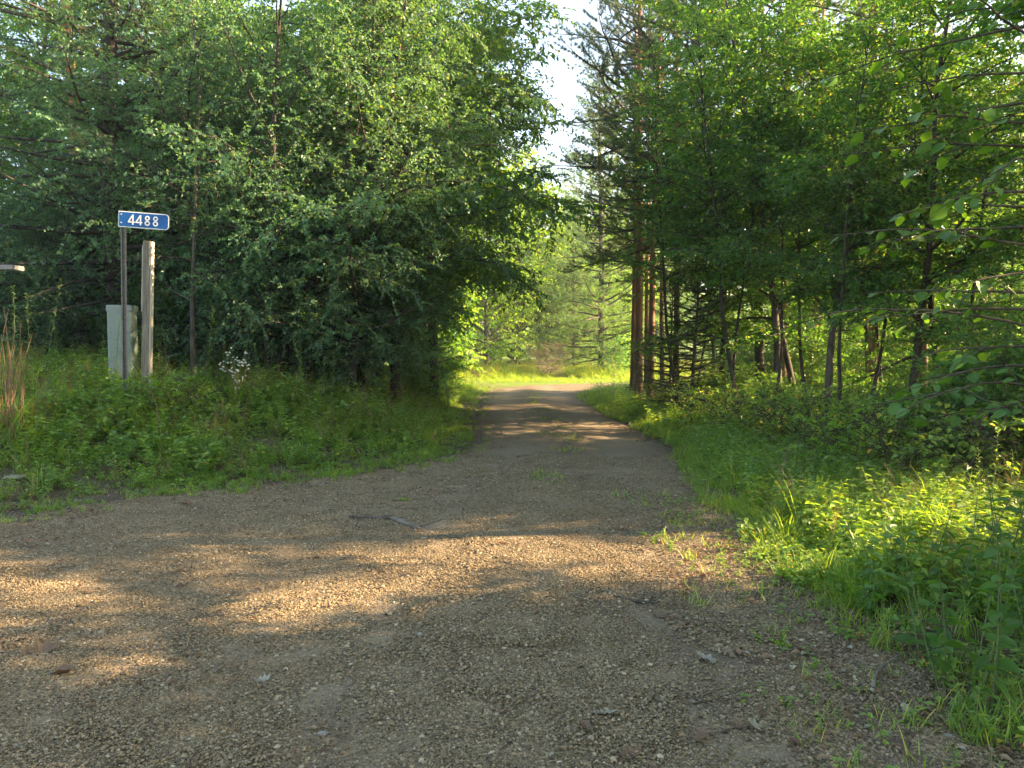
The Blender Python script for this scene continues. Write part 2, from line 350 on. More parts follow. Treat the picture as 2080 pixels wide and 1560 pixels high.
# --- gravel stones close to the camera
ICO = nrm(np.array([(-1, 1.618, 0), (1, 1.618, 0), (-1, -1.618, 0), (1, -1.618, 0), (0, -1, 1.618), (0, 1, 1.618), (0, -1, -1.618), (0, 1, -1.618), (1.618, 0, -1), (1.618, 0, 1), (-1.618, 0, -1), (-1.618, 0, 1)], float))
ICF = np.array([(0, 11, 5), (0, 5, 1), (0, 1, 7), (0, 7, 10), (0, 10, 11), (1, 5, 9), (5, 11, 4), (11, 10, 2), (10, 7, 6), (7, 1, 8), (3, 9, 4), (3, 4, 2), (3, 2, 6), (3, 6, 8), (3, 8, 9), (4, 9, 5), (2, 4, 11), (6, 2, 10), (8, 6, 7), (9, 8, 1)])
def stone_mat():
    m, nt, out = newmat('gravel_stone'); ge = nt.nodes.new('ShaderNodeNewGeometry'); L = nt.links
    c = ramp(nt, ge.outputs['Random Per Island'], [(0, (.082, .063, .037)), (.3, (.173, .135, .078)), (.65, (.245, .190, .112)), (.93, (.316, .250, .155)), (1, (.422, .359, .247))])
    p = nt.nodes.new('ShaderNodeBsdfPrincipled'); L.new(c, p.inputs['Base Color']); p.inputs['Roughness'].default_value = .85; p.inputs['Specular IOR Level'].default_value = .25
    L.new(p.outputs[0], out.inputs[0]); return m
SM = stone_mat()
tiles = []
for k in range(4):
    n = 620; rr = .20 * np.sqrt(R0.random(n)); aa = R0.random(n) * TAU
    sz = np.clip(np.exp(R0.normal(math.log(.0037), .42, n)), .0018, .0115)
    V = ICO[None] * (1 + R0.normal(0, .17, (n, 12, 1)))
    V *= (sz[:, None] * np.stack([R0.uniform(.8, 1.35, n), R0.uniform(.75, 1.1, n), R0.uniform(.5, .8, n)], -1))[:, None]
    an = R0.random(n) * TAU; c, s = np.cos(an)[:, None], np.sin(an)[:, None]
    V = np.stack([V[..., 0] * c - V[..., 1] * s, V[..., 0] * s + V[..., 1] * c, V[..., 2]], -1)
    V += np.stack([rr * np.cos(aa), rr * np.sin(aa), -sz * .12], -1)[:, None]
    tiles.append(Geo().add(V, (ICF[None] + 12 * np.arange(n)[:, None, None]).reshape(-1, 3)).mesh('gravel_tile', SM, smooth=False))
P = []
for _ in range(9000):
    d = 2.3 + 8.5 * R0.random() ** 1.0; x = R0.uniform(-.74, .74) * d
    if R0.random() < d / 8.0 * .9 + .1: P.append((x, d))
P = np.array(P); rd = road_d(P)
cen = lambda y: np.interp(y, [0, 8, 12, 20, 26], [-.2, .3, .95, .7, .75])
trk = np.exp(-((np.abs(P[:, 0] - cen(P[:, 1])) - .85) / .28) ** 2)
keep = (rd < -.02) & (R0.random(len(P)) < np.where((P[:, 0] > 1.3), .6, 1.0) * (1 - .62 * trk) * (.72 + .28 * (wob(P[:, 0], P[:, 1], 1.3, .2) > -.3))); P = P[keep][:2600]
scatter('gravel', tiles, np.c_[P, road_h(P[:, 0], P[:, 1])], np.c_[R0.normal(0, .02, (len(P), 2)), R0.random(len(P)) * TAU], R0.uniform(.8, 1.3, len(P)), R0.integers(0, 4, len(P)),
        'loose tan gravel stones lying on the road')

# ------------------------------------------------------------------ plants: leaves, branches, trees
def leaf_quads(g, P, D, Nn, L, W, fold=.25):
    """folded diamond blades: base, two sides, tip"""
    D = nrm(D); S = nrm(np.cross(D, Nn)); U = np.cross(S, D)
    L = np.asarray(L)[:, None]; W = np.asarray(W)[:, None]
    mid = P + D * L * .45
    V = np.stack([P, mid + S * W * .5 + U * W * fold, P + D * L - U * L * .10, mid - S * W * .5 + U * W * fold], 1)
    b = 4 * np.arange(len(P))[:, None]; F = np.concatenate([b + [[0, 1, 2]], b + [[0, 2, 3]]], 0)
    g.add(V, F)
def twig_leaves(g, rng, TB, TD, TL, per, L, W, ang=55, tilt=.55, hang=.25, droop=.25, jit=.35):
    T = len(TB); t = (np.arange(per)[None] + rng.random((T, per)) * .9 + .1) / per
    side = np.where((np.arange(per)[None] + np.zeros((T, 1))) % 2 < 1, 1., -1.)
    P = TB[:, None] + TD[:, None] * (TL[:, None] * t)[..., None]; P[..., 2] -= droop * (TL[:, None] * t) ** 2
    s = nrm(np.cross(TD, np.array([0, 0, 1.]) + rng.normal(0, .3, (T, 3))))
    a = math.radians(ang)
    D = TD[:, None] * math.cos(a) + side[..., None] * s[:, None] * math.sin(a) + rng.normal(0, jit, (T, per, 3)); D[..., 2] -= hang
    N_ = np.array([0, 0, 1.]) + rng.normal(0, tilt, (T, per, 3))
    sc = rng.uniform(.65, 1.2, T * per)
    leaf_quads(g, P.reshape(-1, 3), D.reshape(-1, 3), N_.reshape(-1, 3), L * sc, W * sc)
def needle_tris(g, P, D, L, W, rng):
    D = nrm(D); S = nrm(np.cross(D, rng.normal(0, 1, D.shape)))
    V = np.stack([P + S * W * .5, P - S * W * .5, P + D * np.asarray(L)[:, None]], 1)
    g.add(V, 3 * np.arange(len(P))[:, None] + [[0, 1, 2]])
def grow(rng, p, d, length, nseg, bend, wobble):
    p = np.array(p, float); d = np.array(d, float); d /= np.linalg.norm(d); pts = [p.copy()]; st = length / nseg
    for k in range(nseg):
        d = d + np.array([0, 0, bend / nseg]) + rng.normal(0, wobble, 3); d /= np.linalg.norm(d); p = p + d * st; pts.append(p.copy())
    return np.array(pts)
def along(pts, t):
    k = np.clip(np.asarray(t) * (len(pts) - 1), 0, len(pts) - 1.001); i = k.astype(int); f = (k - i)[..., None]
    return pts[i] * (1 - f) + pts[i + 1] * f, nrm(pts[i + 1] - pts[i])

def broadleaf(name, seed, H, r0, base, R, nprim, leaf, leafmat, barkmat, stems=None, elev=(10, 50), per=9, twig=.34, tstep=.12, sstepm=.24, droop=.25, hang=.25,
              prof=None, bend=.25, maxleaves=45000, secl=.5, tilt=.55, trunkwob=.03, twigtubes=True, zmin=-9, sides=9, bias=None, flare=1.5, vz=.28):
    """returns the meshes of trunk, limbs and crown of one tree, foot at the origin"""
    rng = np.random.default_rng(seed); gt, gb, gc = Geo(), Geo(), Geo()
    stems = stems or [((0, 0), 1.0, 1.0)]
    TB, TD, TL = [], [], []
    prof = prof or (lambda t: math.sin(math.pi * min(1, .16 + .84 * t) ** .8) * .9 + .12)
    for (lx, ly), hs, rs in stems:
        h = H * hs; n = 14
        tp = grow(rng, (lx * .12, ly * .12, -.25), (lx, ly, 1), h + .25, n, .3 if (lx or ly) else 0, trunkwob)
        u = np.linspace(0, 1, n + 1); rad = r0 * rs * (1 - .86 * u) * (1 + (flare - 1) * np.exp(-u * h / .35))
        tube(gt, tp, rad, sides)
        for k in range(max(3, int(nprim * hs))):
            t = (k + rng.random() * .8) / max(3, int(nprim * hs)); ft = base / h + (1 - base / h) * t * .98
            p, td = along(tp, ft); az = k * 2.39996 + rng.normal(0, .35)
            if bias is not None and rng.random() < bias[1]: az = bias[0] + rng.normal(0, .5)
            el = math.radians(rng.uniform(*elev) + 25 * t); ln = R * prof(t) * rng.uniform(.72, 1.18)
            d = np.array([math.cos(az) * math.cos(el), math.sin(az) * math.cos(el), math.sin(el)])
            pp = grow(rng, p, d, ln, 7, -bend, .09)
            pr = min(r0 * rs * (1 - .86 * ft) * .62, .014 + .016 * ln)
            tube(gb, pp, np.linspace(pr, .004, 8), 5)
            ns = max(3, int(ln / sstepm))
            for q in range(ns):
                s = .12 + .88 * (q + rng.random() * .7) / ns; b, bd = along(pp, min(s, .999)); sg = 1 if q % 2 else -1
                an = math.radians(rng.uniform(35, 75)) * sg; c, sn = math.cos(an), math.sin(an)
                sd = np.array([bd[0] * c - bd[1] * sn, bd[0] * sn + bd[1] * c, bd[2] * .6 + rng.normal(.02, vz)])
                sl = secl * ln * (1.05 - .7 * s) * rng.uniform(.6, 1.2) + .18
                sp = grow(rng, b, sd, sl, 4, -bend * .8, .12); tube(gb, sp, np.linspace(max(.005, pr * .35), .0025, 5), 3)
                nt_ = max(2, int(sl / tstep)); tt = (np.arange(nt_) + rng.random(nt_)) / nt_
                tb, td2 = along(sp, np.clip(tt, 0, .999)); an = np.radians(rng.uniform(25, 70, nt_)) * np.where(np.arange(nt_) % 2, 1, -1)
                c, sn = np.cos(an), np.sin(an)
                dv = np.stack([td2[:, 0] * c - td2[:, 1] * sn, td2[:, 0] * sn + td2[:, 1] * c, td2[:, 2] * .5 + rng.normal(0, vz * 1.1, nt_)], -1)
                TB.append(tb); TD.append(nrm(dv)); TL.append(twig * rng.uniform(.55, 1.25, nt_))
    TB, TD, TL = np.concatenate(TB), np.concatenate(TD), np.concatenate(TL)
    k = TB[:, 2] > zmin; TB, TD, TL = TB[k], TD[k], TL[k]
    mx = maxleaves // per
    if len(TB) > mx: k = rng.choice(len(TB), mx, replace=False); TB, TD, TL = TB[k], TD[k], TL[k]
    if twigtubes:
        for b, d, l in list(zip(TB, TD, TL))[:1500]: tube(gb, np.array([b, b + d * l * .5 - [0, 0, droop * (l * .5) ** 2], b + d * l - [0, 0, droop * l * l]]), [.0028, .002, .001], 3)
    twig_leaves(gc, rng, TB, TD, TL, per, leaf[0], leaf[1], hang=hang, droop=droop, tilt=tilt)
    return {'trunk': gt.mesh(name + '_trunk', M[barkmat]), 'limbs': gb.mesh(name + '_limbs', M[barkmat if barkmat != 'bark_pine' else 'bark']), 'crown': gc.mesh(name + '_crown', M[leafmat], smooth=False)}

def conifer(name, seed, H, r0, base, R, needlemat='needle_dark', step=.30, per_whorl=5, droopy=-12, nl=.022, nw=.0035, maxn=120000, bark='bark_dark', dead=0, density=1.0, tipup=.5):
    rng = np.random.default_rng(seed); gt, gb, gc = Geo(), Geo(), Geo()
    tp = grow(rng, (0, 0, -.25), (0, 0, 1), H + .25, 14, 0, .008); u = np.linspace(0, 1, 15)
    tube(gt, tp, r0 * (1 - .95 * u) * (1 + .5 * np.exp(-u * H / .3)), 10)
    P, D = [], []; z = base; k = 0
    while z < H - .15:
        for q in range(per_whorl):
            az = q * TAU / per_whorl + k * 1.1 + rng.normal(0, .25); ln = R * (1 - (z - base) / (H - base)) ** .75 * rng.uniform(.65, 1.12) + .12
            el = math.radians(droopy + 30 * (z / H) + rng.normal(0, 7)); p, _ = along(tp, (z + rng.normal(0, .05)) / H)
            pp = grow(rng, p, (math.cos(az) * math.cos(el), math.sin(az) * math.cos(el), math.sin(el)), ln, 6, tipup * .4, .05)
            tube(gb, pp, np.linspace(.008 + .012 * ln, .003, 7), 4)
            ns = max(3, int(ln / .10 * density)); s = .18 + .82 * (np.arange(ns) + rng.random(ns)) / ns
            b, bd = along(pp, np.clip(s, 0, .999)); an = np.radians(rng.uniform(40, 65, ns)) * np.where(np.arange(ns) % 2, 1, -1); c, sn = np.cos(an), np.sin(an)
            sd = nrm(np.stack([bd[:, 0] * c - bd[:, 1] * sn, bd[:, 0] * sn + bd[:, 1] * c, bd[:, 2] - .18 + rng.normal(0, .12, ns)], -1)); sl = np.clip(.42 * ln * (1.1 - s) * rng.uniform(.6, 1.2, ns) + .10, .1, .75)
            for b_, d_, l_ in zip(b, sd, sl):
                m = int(l_ / .0065); t = rng.random(m); pos = b_ + d_ * (l_ * t)[:, None]; pos[:, 2] -= .35 * (l_ * t) ** 2
                P.append(pos); D.append(np.broadcast_to(d_, (m, 3)))
            m = int(ln / .006); t = .1 + .9 * rng.random(m); pb, pd = along(pp, np.clip(t, 0, .999)); P.append(pb); D.append(pd)
        z += step * rng.uniform(.8, 1.2); k += 1
    for _ in range(dead):
        zz = rng.uniform(.8, base + 1.5); az = rng.random() * TAU; p, _d = along(tp, zz / H)
        pp = grow(rng, p, (math.cos(az), math.sin(az), rng.normal(-.1, .15)), rng.uniform(.5, 1.8), 5, -.3, .10); tube(gb, pp, np.linspace(.011, .003, 6), 4)
    P, D = np.concatenate(P), np.concatenate(D)
    if len(P) > maxn: k = rng.choice(len(P), maxn, replace=False); P, D = P[k], D[k]
    d = D * .55 + rng.normal(0, .5, D.shape); needle_tris(gc, P, d, nl * rng.uniform(.7, 1.3, len(P)), nw, rng)
    return {'trunk': gt.mesh(name + '_trunk', M[bark]), 'limbs': gb.mesh(name + '_limbs', M['bark_dark' if bark != 'bark_pine' else 'bark']), 'crown': gc.mesh(name + '_crown', M[needlemat], smooth=False)}

def pine(name, seed, H, r0, base, R, tufts=3200, nl=.12, nw=.0085, per=34, dead=9, needlemat='needle_pine', bark='bark_pine', deadz=(2.2, 8), step=.55, prof=None):
    rng = np.random.default_rng(seed); gt, gb, gc = Geo(), Geo(), Geo()
    tp = grow(rng, (0, 0, -.25), (0, 0, 1), H + .25, 16, 0, .012); u = np.linspace(0, 1, 17)
    tube(gt, tp, r0 * (1 - .80 * u) * (1 + .35 * np.exp(-u * H / .35)), 12)
    Q, QD = [], []; z = base; k = 0; prof = prof or (lambda t: (1 - t) ** .6 * .9 + .15)
    while z < H - .2:
        for q in range(4):
            az = q * TAU / 4 + k * 1.0 + rng.normal(0, .4); t0 = (z - base) / (H - base); ln = R * prof(t0) * rng.uniform(.55, 1.15)
            el = math.radians(rng.uniform(-12, 12) + 35 * t0); p, _ = along(tp, z / H)
            pp = grow(rng, p, (math.cos(az) * math.cos(el), math.sin(az) * math.cos(el), math.sin(el)), ln, 7, .15, .09); tube(gb, pp, np.linspace(.012 + .013 * ln, .004, 8), 5)
            ns = max(3, int(ln / .20))
            for s in .25 + .75 * (np.arange(ns) + rng.random(ns)) / ns:
                b, bd = along(pp, min(s, .999)); an = math.radians(rng.uniform(30, 65)) * rng.choice((-1, 1)); c, sn = math.cos(an), math.sin(an)
                sd = np.array([bd[0] * c - bd[1] * sn, bd[0] * sn + bd[1] * c, bd[2] + rng.normal(.05, .25)]); sl = .38 * ln * (1.15 - s) * rng.uniform(.5, 1.2) + .15
                sp = grow(rng, b, sd, sl, 3, .3, .12); tube(gb, sp, np.linspace(.006, .003, 4), 3)
                nt_ = max(2, int(sl / .11)); x, xd = along(sp, np.linspace(.3, .999, nt_)); Q.append(x); QD.append(xd)
        z += step * rng.uniform(.8, 1.2); k += 1
    for _ in range(dead):
        zz = rng.uniform(*deadz); az = rng.random() * TAU; p, _d = along(tp, min(zz / H, .95)); l = rng.uniform(.25, 1.9)
        pp = grow(rng, p, (math.cos(az), math.sin(az), rng.normal(-.1, .2)), l, 5, -.25, .10); tube(gb, pp, np.linspace(.013, .003, 6), 4)
    Q, QD = np.concatenate(Q), np.concatenate(QD)
    if len(Q) > tufts: k = rng.choice(len(Q), tufts, replace=False); Q, QD = Q[k], QD[k]
    P = np.repeat(Q, per, 0) + rng.normal(0, .012, (len(Q) * per, 3)); D = np.repeat(QD, per, 0) * .75 + rng.normal(0, .55, (len(Q) * per, 3))
    needle_tris(gc, P, D, nl * rng.uniform(.7, 1.2, len(P)), nw, rng)
    return {'trunk': gt.mesh(name + '_trunk', M[bark]), 'limbs': gb.mesh(name + '_limbs', M['twig']), 'crown': gc.mesh(name + '_crown', M[needlemat], smooth=False)}

def place(kit, name, x, y, label, rot=0, scale=1, group=None, cat='tree', lean=(0, 0), leafmat=None, dz=0):
    t = thing(name, label, cat, (x, y, tz(x, y) + dz), (lean[0], lean[1], rot), group, scale)
    for k, me in kit.items():
        o = obj(k, me, t)
        if leafmat and k == 'crown': o.material_slots[0].link = 'OBJECT'; o.material_slots[0].material = M[leafmat]
    return t

K = {}
K['fine1'] = broadleaf('fine1', 21, 8.6, .085, 1.3, 3.0, 26, (.060, .046), 'leaf_fine', 'bark_dark', stems=[((.32, -.05), 1, 1), ((-.30, .1), .92, .9), ((.05, -.25), .8, .8)], maxleaves=80000, per=11, elev=(5, 55), bend=.35, secl=.48, tstep=.09, vz=.55, tilt=.9, hang=.4)
K['fine2'] = broadleaf('fine2', 22, 8.0, .08, .9, 2.7, 32, (.060, .046), 'leaf_fine', 'bark_dark', stems=[((.22, -.1), 1, 1), ((-.25, -.05), .9, .9)], maxleaves=80000, per=11, elev=(0, 50), bend=.4, tstep=.09, vz=.55, tilt=.9, hang=.4)
K['shrub'] = broadleaf('shrub', 23, 4.2, .045, .7, 2.0, 26, (.060, .046), 'leaf_fine', 'bark_dark', stems=[((.35, -.1), 1, 1), ((-.35, .1), .9, .9), ((0, -.4), .75, .8)], maxleaves=45000, per=11, elev=(0, 50), bend=.35, tstep=.09, vz=.55, tilt=.9, hang=.4)
K['maple1'] = broadleaf('maple1', 31, 10, .085, 2.5, 2.6, 32, (.085, .060), 'leaf_maple', 'bark', maxleaves=26000, per=9, twig=.36, tstep=.085, sstepm=.19)
K['maple2'] = broadleaf('maple2', 32, 8.5, .075, 1.9, 2.4, 32, (.080, .052), 'leaf_maple', 'bark_dark', maxleaves=26000, per=9, elev=(0, 40), trunkwob=.05, tstep=.085, sstepm=.19)
K['maple3'] = broadleaf('maple3', 33, 12, .13, 3.0, 3.2, 34, (.090, .062), 'leaf_maple', 'bark', maxleaves=48000, per=9, tstep=.085, sstepm=.19)
K['walnut'] = broadleaf('walnut', 41, 11, .125, 2.2, 3.3, 34, (.135, .058), 'leaf_walnut', 'bark', maxleaves=34000, per=12, twig=.50, tstep=.12, sstepm=.20, hang=.5, droop=.5, elev=(5, 45), bend=.5)
K['oak'] = broadleaf('oak', 42, 13, .12, 4.2, 4.3, 30, (.11, .062), 'leaf_maple', 'bark_dark', maxleaves=38000, per=9, twig=.42, tstep=.10, sstepm=.20, elev=(0, 45))
K['bush'] = broadleaf('bush', 51, 2.6, .03, .2, 1.5, 22, (.075, .048), 'leaf_maple', 'twig', stems=[((.3, 0), 1, 1), ((-.25, .2), .9, 1), ((0, -.35), .8, 1), ((-.1, .4), .85, 1)], maxleaves=20000, per=9, twig=.3, tstep=.08, sstepm=.18)
K['slender'] = broadleaf('slender', 52, 9, .05, 3.6, 1.7, 26, (.078, .050), 'leaf_maple', 'bark_dark', maxleaves=16000, per=8, stems=[((-.16, 0), 1, 1)], trunkwob=.035)
K['bare'] = broadleaf('bare', 53, 6.5, .042, 1.2, 1.2, 24, (.06, .046), 'leaf_fine', 'bark', maxleaves=4500, per=5, elev=(-5, 35), bend=.3, twigtubes=True)
K['bare']['limbs'].materials[0] = M['twig']
K['far1'] = broadleaf('far1', 54, 15, .2, 1.5, 4.6, 40, (.24, .17), 'leaf_maple', 'bark', maxleaves=15000, per=6, twig=.8, tstep=.34, sstepm=.5, twigtubes=False)
K['far2'] = broadleaf('far2', 55, 12, .17, .3, 4.2, 42, (.22, .16), 'leaf_maple', 'bark', maxleaves=15000, per=6, twig=.8, tstep=.34, sstepm=.5, twigtubes=False)
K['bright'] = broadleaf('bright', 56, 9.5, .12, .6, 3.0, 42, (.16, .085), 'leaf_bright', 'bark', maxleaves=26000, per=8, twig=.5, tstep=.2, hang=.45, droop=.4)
K['spruce'] = conifer('spruce', 61, 15, .19, 1.3, 3.2, dead=30, maxn=190000, nl=.036, nw=.0085)
K['spruce_small'] = conifer('spruce_small', 62, 4.6, .06, .8, 1.7, maxn=110000, step=.20, nl=.032, nw=.0070, droopy=-6)
K['pine1'] = pine('pine1', 71, 18, .122, 6.6, 3.3)
K['pine2'] = pine('pine2', 72, 17, .12, 5.4, 2.8)
K['softpine'] = pine('softpine', 73, 18, .2, 1.2, 4.0, tufts=6500, nl=.22, nw=.016, per=18, dead=50, deadz=(.5, 7), step=.36, bark='bark_dark', needlemat='needle_soft')

G_L = 'trees crowding the left bank'; G_R = 'trees in the strip on the right of the road'
def LT(kit, name, px, d, label, **kw): return place(K[kit], name, at(px, d), d, label, **kw)
# left bank
LT('spruce', 'spruce_tree', 238, 13.2, 'big dark spruce with drooping boughs right behind the blue number sign', rot=.4)
LT('pine1', 'pine_tree', 180, 15.2, 'tall pine with orange sunlit bark near the top left corner', rot=1.2, lean=(0, -.03))
LT('bare', 'young_tree', 392, 11.6, 'thin pale young tree with mostly bare twigs right of the wooden post', rot=.7)
LT('maple2', 'leaning_tree', -40, 15.5, 'tree with a leaning sunlit trunk at the left edge above the grey board', rot=2.0, lean=(0, .22))
LT('fine1', 'small_leaved_tree', 540, 12.8, 'many-stemmed dark-limbed tree with small bluish leaves left of the road', rot=.2, group=G_L)
LT('fine2', 'small_leaved_tree', 705, 13.4, 'dense small-leaved tree drooping low beside the left road edge', rot=1.9, group=G_L)
LT('fine1', 'small_leaved_tree', 640, 15.8, 'taller small-leaved tree behind the many-stemmed one on the left', rot=3.6, scale=1.12, group=G_L)
LT('fine2', 'small_leaved_tree', 430, 14.6, 'small-leaved tree between the big spruce and the many-stemmed tree', rot=4.4, scale=1.08, group=G_L)
LT('walnut', 'walnut_tree', 806, 16.0, 'large-leaved tree overhanging the road from the left, its short trunk showing below', rot=.9, group=G_L)
LT('walnut', 'walnut_tree', 878, 19.0, 'second large-leaved tree farther along the left thicket, edging the sky gap', rot=3.9, scale=1.15, group=G_L)
LT('spruce_small', 'young_spruce', 850, 20.5, 'small dark spruce poking out beneath the large-leaved tree on the left', rot=.3, scale=.8)
LT('maple3', 'background_tree', 90, 20, 'leafy tree behind the leaning trunk at the left edge', rot=.3, group=G_L)
LT('maple3', 'background_tree', 330, 20.5, 'leafy tree in the thicket behind the number sign and post', rot=1.7, group=G_L)
LT('maple1', 'background_tree', 480, 19, 'leafy tree deep in the left thicket, above the white-flowered weed', rot=2.7, scale=1.1, group=G_L)
LT('maple3', 'background_tree', 630, 22, 'leafy sunlit tree showing through the top of the left thicket', rot=4.1, group=G_L, leafmat='leaf_bright')  # brighter leaf colour stands in for sun on this crown
LT('maple1', 'background_tree', 760, 21, 'leafy tree behind the large-leaved tree on the left', rot=5.2, scale=1.2, group=G_L)
LT('maple3', 'background_tree', 860, 25, 'tall leafy tree at the far end of the left thicket', rot=.9, group=G_L, leafmat='leaf_walnut')
LT('far2', 'background_tree', 150, 28, 'tree deep in the woods behind the big spruce', rot=.4, group=G_L)
LT('far1', 'background_tree', 420, 30, 'tree deep in the woods behind the pale young tree', rot=2.4, group=G_L)
LT('far2', 'background_tree', 700, 31, 'tree deep in the woods behind the left thicket', rot=3.4, group=G_L)
for k, (px, d, s, lb) in enumerate([(600, 13.2, .9, 'small-leaved shrub filling the foot of the left thicket'), (735, 15.6, .85, 'small-leaved shrub hiding the foot of the large-leaved tree'), (340, 14.4, .9, 'small-leaved shrub in deep shade behind the wooden post'), (130, 14.5, 1.0, 'small-leaved shrub in the shade left of the big spruce'), (20, 13.0, .9, 'small-leaved shrub in the shade behind the grey board'), (560, 17.5, 1.2, 'larger small-leaved shrub deep in the left thicket'), (700, 18.0, 1.2, 'larger small-leaved shrub behind the dense drooping tree')]):
    LT('shrub', 'small_leaved_shrub', px, d, lb, rot=k * 1.9, scale=s, group='small-leaved shrubs under the left thicket', cat='shrub')
for k, (px, d, s, lb) in enumerate([(40, 24, .8, 'leafy tree at the back of the woods beyond the left edge board'), (230, 25, .7, 'low leafy tree at the back of the woods behind the spruce trunk'), (380, 25, .75, 'low leafy tree at the back of the woods behind the bare young tree'), (540, 26, .8, 'low leafy tree at the back of the woods behind the many-stemmed tree'), (820, 27, .8, 'low leafy tree at the back of the woods near the bend'), (-60, 30, 1, 'leafy tree far back at the left edge'), (300, 36, 1.1, 'tall tree farthest back behind the number sign'), (560, 37, 1.1, 'tall tree farthest back behind the left thicket'), (850, 38, 1.0, 'tall tree farthest back left of the sunlit trees')]):
    LT('far2', 'background_tree', px, d, lb, rot=k * 2.1 + .5, scale=s, group=G_L)
# beyond the bend
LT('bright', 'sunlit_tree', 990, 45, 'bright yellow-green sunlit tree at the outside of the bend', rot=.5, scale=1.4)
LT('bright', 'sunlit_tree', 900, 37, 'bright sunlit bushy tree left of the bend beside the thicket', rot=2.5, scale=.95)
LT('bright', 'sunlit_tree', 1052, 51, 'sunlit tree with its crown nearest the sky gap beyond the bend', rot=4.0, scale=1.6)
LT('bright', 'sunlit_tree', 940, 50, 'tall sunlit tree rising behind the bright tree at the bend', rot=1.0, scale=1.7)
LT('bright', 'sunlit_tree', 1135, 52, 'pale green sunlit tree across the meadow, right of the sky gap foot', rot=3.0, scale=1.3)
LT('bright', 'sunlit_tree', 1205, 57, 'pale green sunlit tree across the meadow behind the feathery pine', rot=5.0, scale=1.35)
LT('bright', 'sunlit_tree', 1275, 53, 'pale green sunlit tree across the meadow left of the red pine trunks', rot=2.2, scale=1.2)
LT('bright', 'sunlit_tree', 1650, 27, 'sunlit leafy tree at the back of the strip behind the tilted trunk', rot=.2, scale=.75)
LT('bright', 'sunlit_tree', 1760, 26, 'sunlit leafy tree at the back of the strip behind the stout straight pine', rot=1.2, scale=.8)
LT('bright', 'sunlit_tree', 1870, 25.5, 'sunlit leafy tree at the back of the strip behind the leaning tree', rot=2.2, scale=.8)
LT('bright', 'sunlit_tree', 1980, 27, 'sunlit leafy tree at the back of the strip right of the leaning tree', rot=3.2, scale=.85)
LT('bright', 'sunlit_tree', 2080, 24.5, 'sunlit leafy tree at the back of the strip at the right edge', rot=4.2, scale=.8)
LT('softpine', 'feathery_pine', 1222, 43, 'grey-green feathery pine with drooping boughs beyond the bend', rot=.3)
LT('softpine', 'feathery_pine', 1165, 47, 'hazy feathery pine standing left of the other one beyond the bend', rot=2.0, scale=.62)
LT('softpine', 'feathery_pine', 1330, 58, 'feathery pine behind the red pine trunks across the meadow', rot=4.0, scale=.9)
# right strip: red pines, then mixed trees and saplings
PN = [('pine1', 1298, 21.5, 1.0, 'thickest red pine trunk of the group by the road bend', .1), ('pine2', 1286, 22.6, .8, 'slim red pine just left of the thickest pine trunk', 1.4), ('pine1', 1313, 25.5, .72, 'red pine standing behind the thickest pine trunk', 2.5), ('pine2', 1321, 20.4, .85, 'red pine just right of the thickest pine trunk', 3.7),
      ('pine2', 1346, 22.5, .65, 'red pine between the pine group and the short stump', 5.0), ('pine1', 1374, 19.4, .75, 'red pine just right of the short stump', .8), ('pine1', 1590, 19.5, 1.05, 'stout red pine deep in the right strip with orange upper bark', 2.2), ('pine2', 1775, 14.9, .9, 'stout straight pine trunk in the middle of the right strip', .3), ('pine1', 1876, 14.2, .72, 'pine trunk crossed by the leaning tree on the right', 1.9), ('pine2', 1660, 23, .95, 'red pine far back in the right strip', 4.4)]
for kit, px, d, s, lb, r in PN: LT(kit, 'red_pine', px, d, lb, rot=r, scale=s, group='red pines along the right of the road')
RTs = [('slender', 'slender_tree', 1386, 17, 'dark slender tree right of the red pines, nearest the road', 0.4, .9), ('slender', 'slender_tree', 1403, 18, 'thin sapling behind the small dark spruce', 2.6, .7), ('maple2', 'leafy_tree', 1468, 17.4, 'leafy tree rising just right of the small dark spruce', 1.1, .95), ('slender', 'slender_tree', 1443, 19, 'thin straight sapling behind the leafy tree by the spruce', 3.3, .8),
       ('slender', 'leafy_tree', 1463, 21, 'leafy tree far back between the pines and the curved sapling', 5.1, 1.0), ('slender', 'slender_tree', 1516, 14.6, 'slender sapling curving up to the left across the right strip', 0.0, 1.0), ('maple1', 'leafy_tree', 1585, 15, 'leafy dark tree standing right of the curved sapling', .5, 1.0), ('oak', 'oak_tree', 1545, 17.5, 'tall oak deep in the right strip spreading high branches', 2.7, 1.0),
       ('maple2', 'leafy_tree', 1625, 15.4, 'leafy tree with a trunk tilted to the right', 2.0, 1.0), ('maple1', 'leafy_tree', 1679, 12.6, 'leafy tree behind the tall green weeds on the right', 3.9, .85), ('slender', 'slender_tree', 1715, 11.5, 'thin sapling behind the yellow-lit bramble', 1.0, .7), ('maple2', 'leafy_tree', 1845, 11.8, 'leafy tree left of the pine with the leaning tree', 4.6, .95),
       ('maple2', 'leaning_tree', 1928, 13.5, 'tree leaning strongly to the left through the right strip', .8, .9), ('slender', 'leafy_tree', 2045, 18, 'leafy tree deep in the strip near the right edge', .2, 1.0), ('maple3', 'leafy_tree', 1990, 22, 'tall leafy tree behind the strip near the right edge', 2.2, 1.0)]
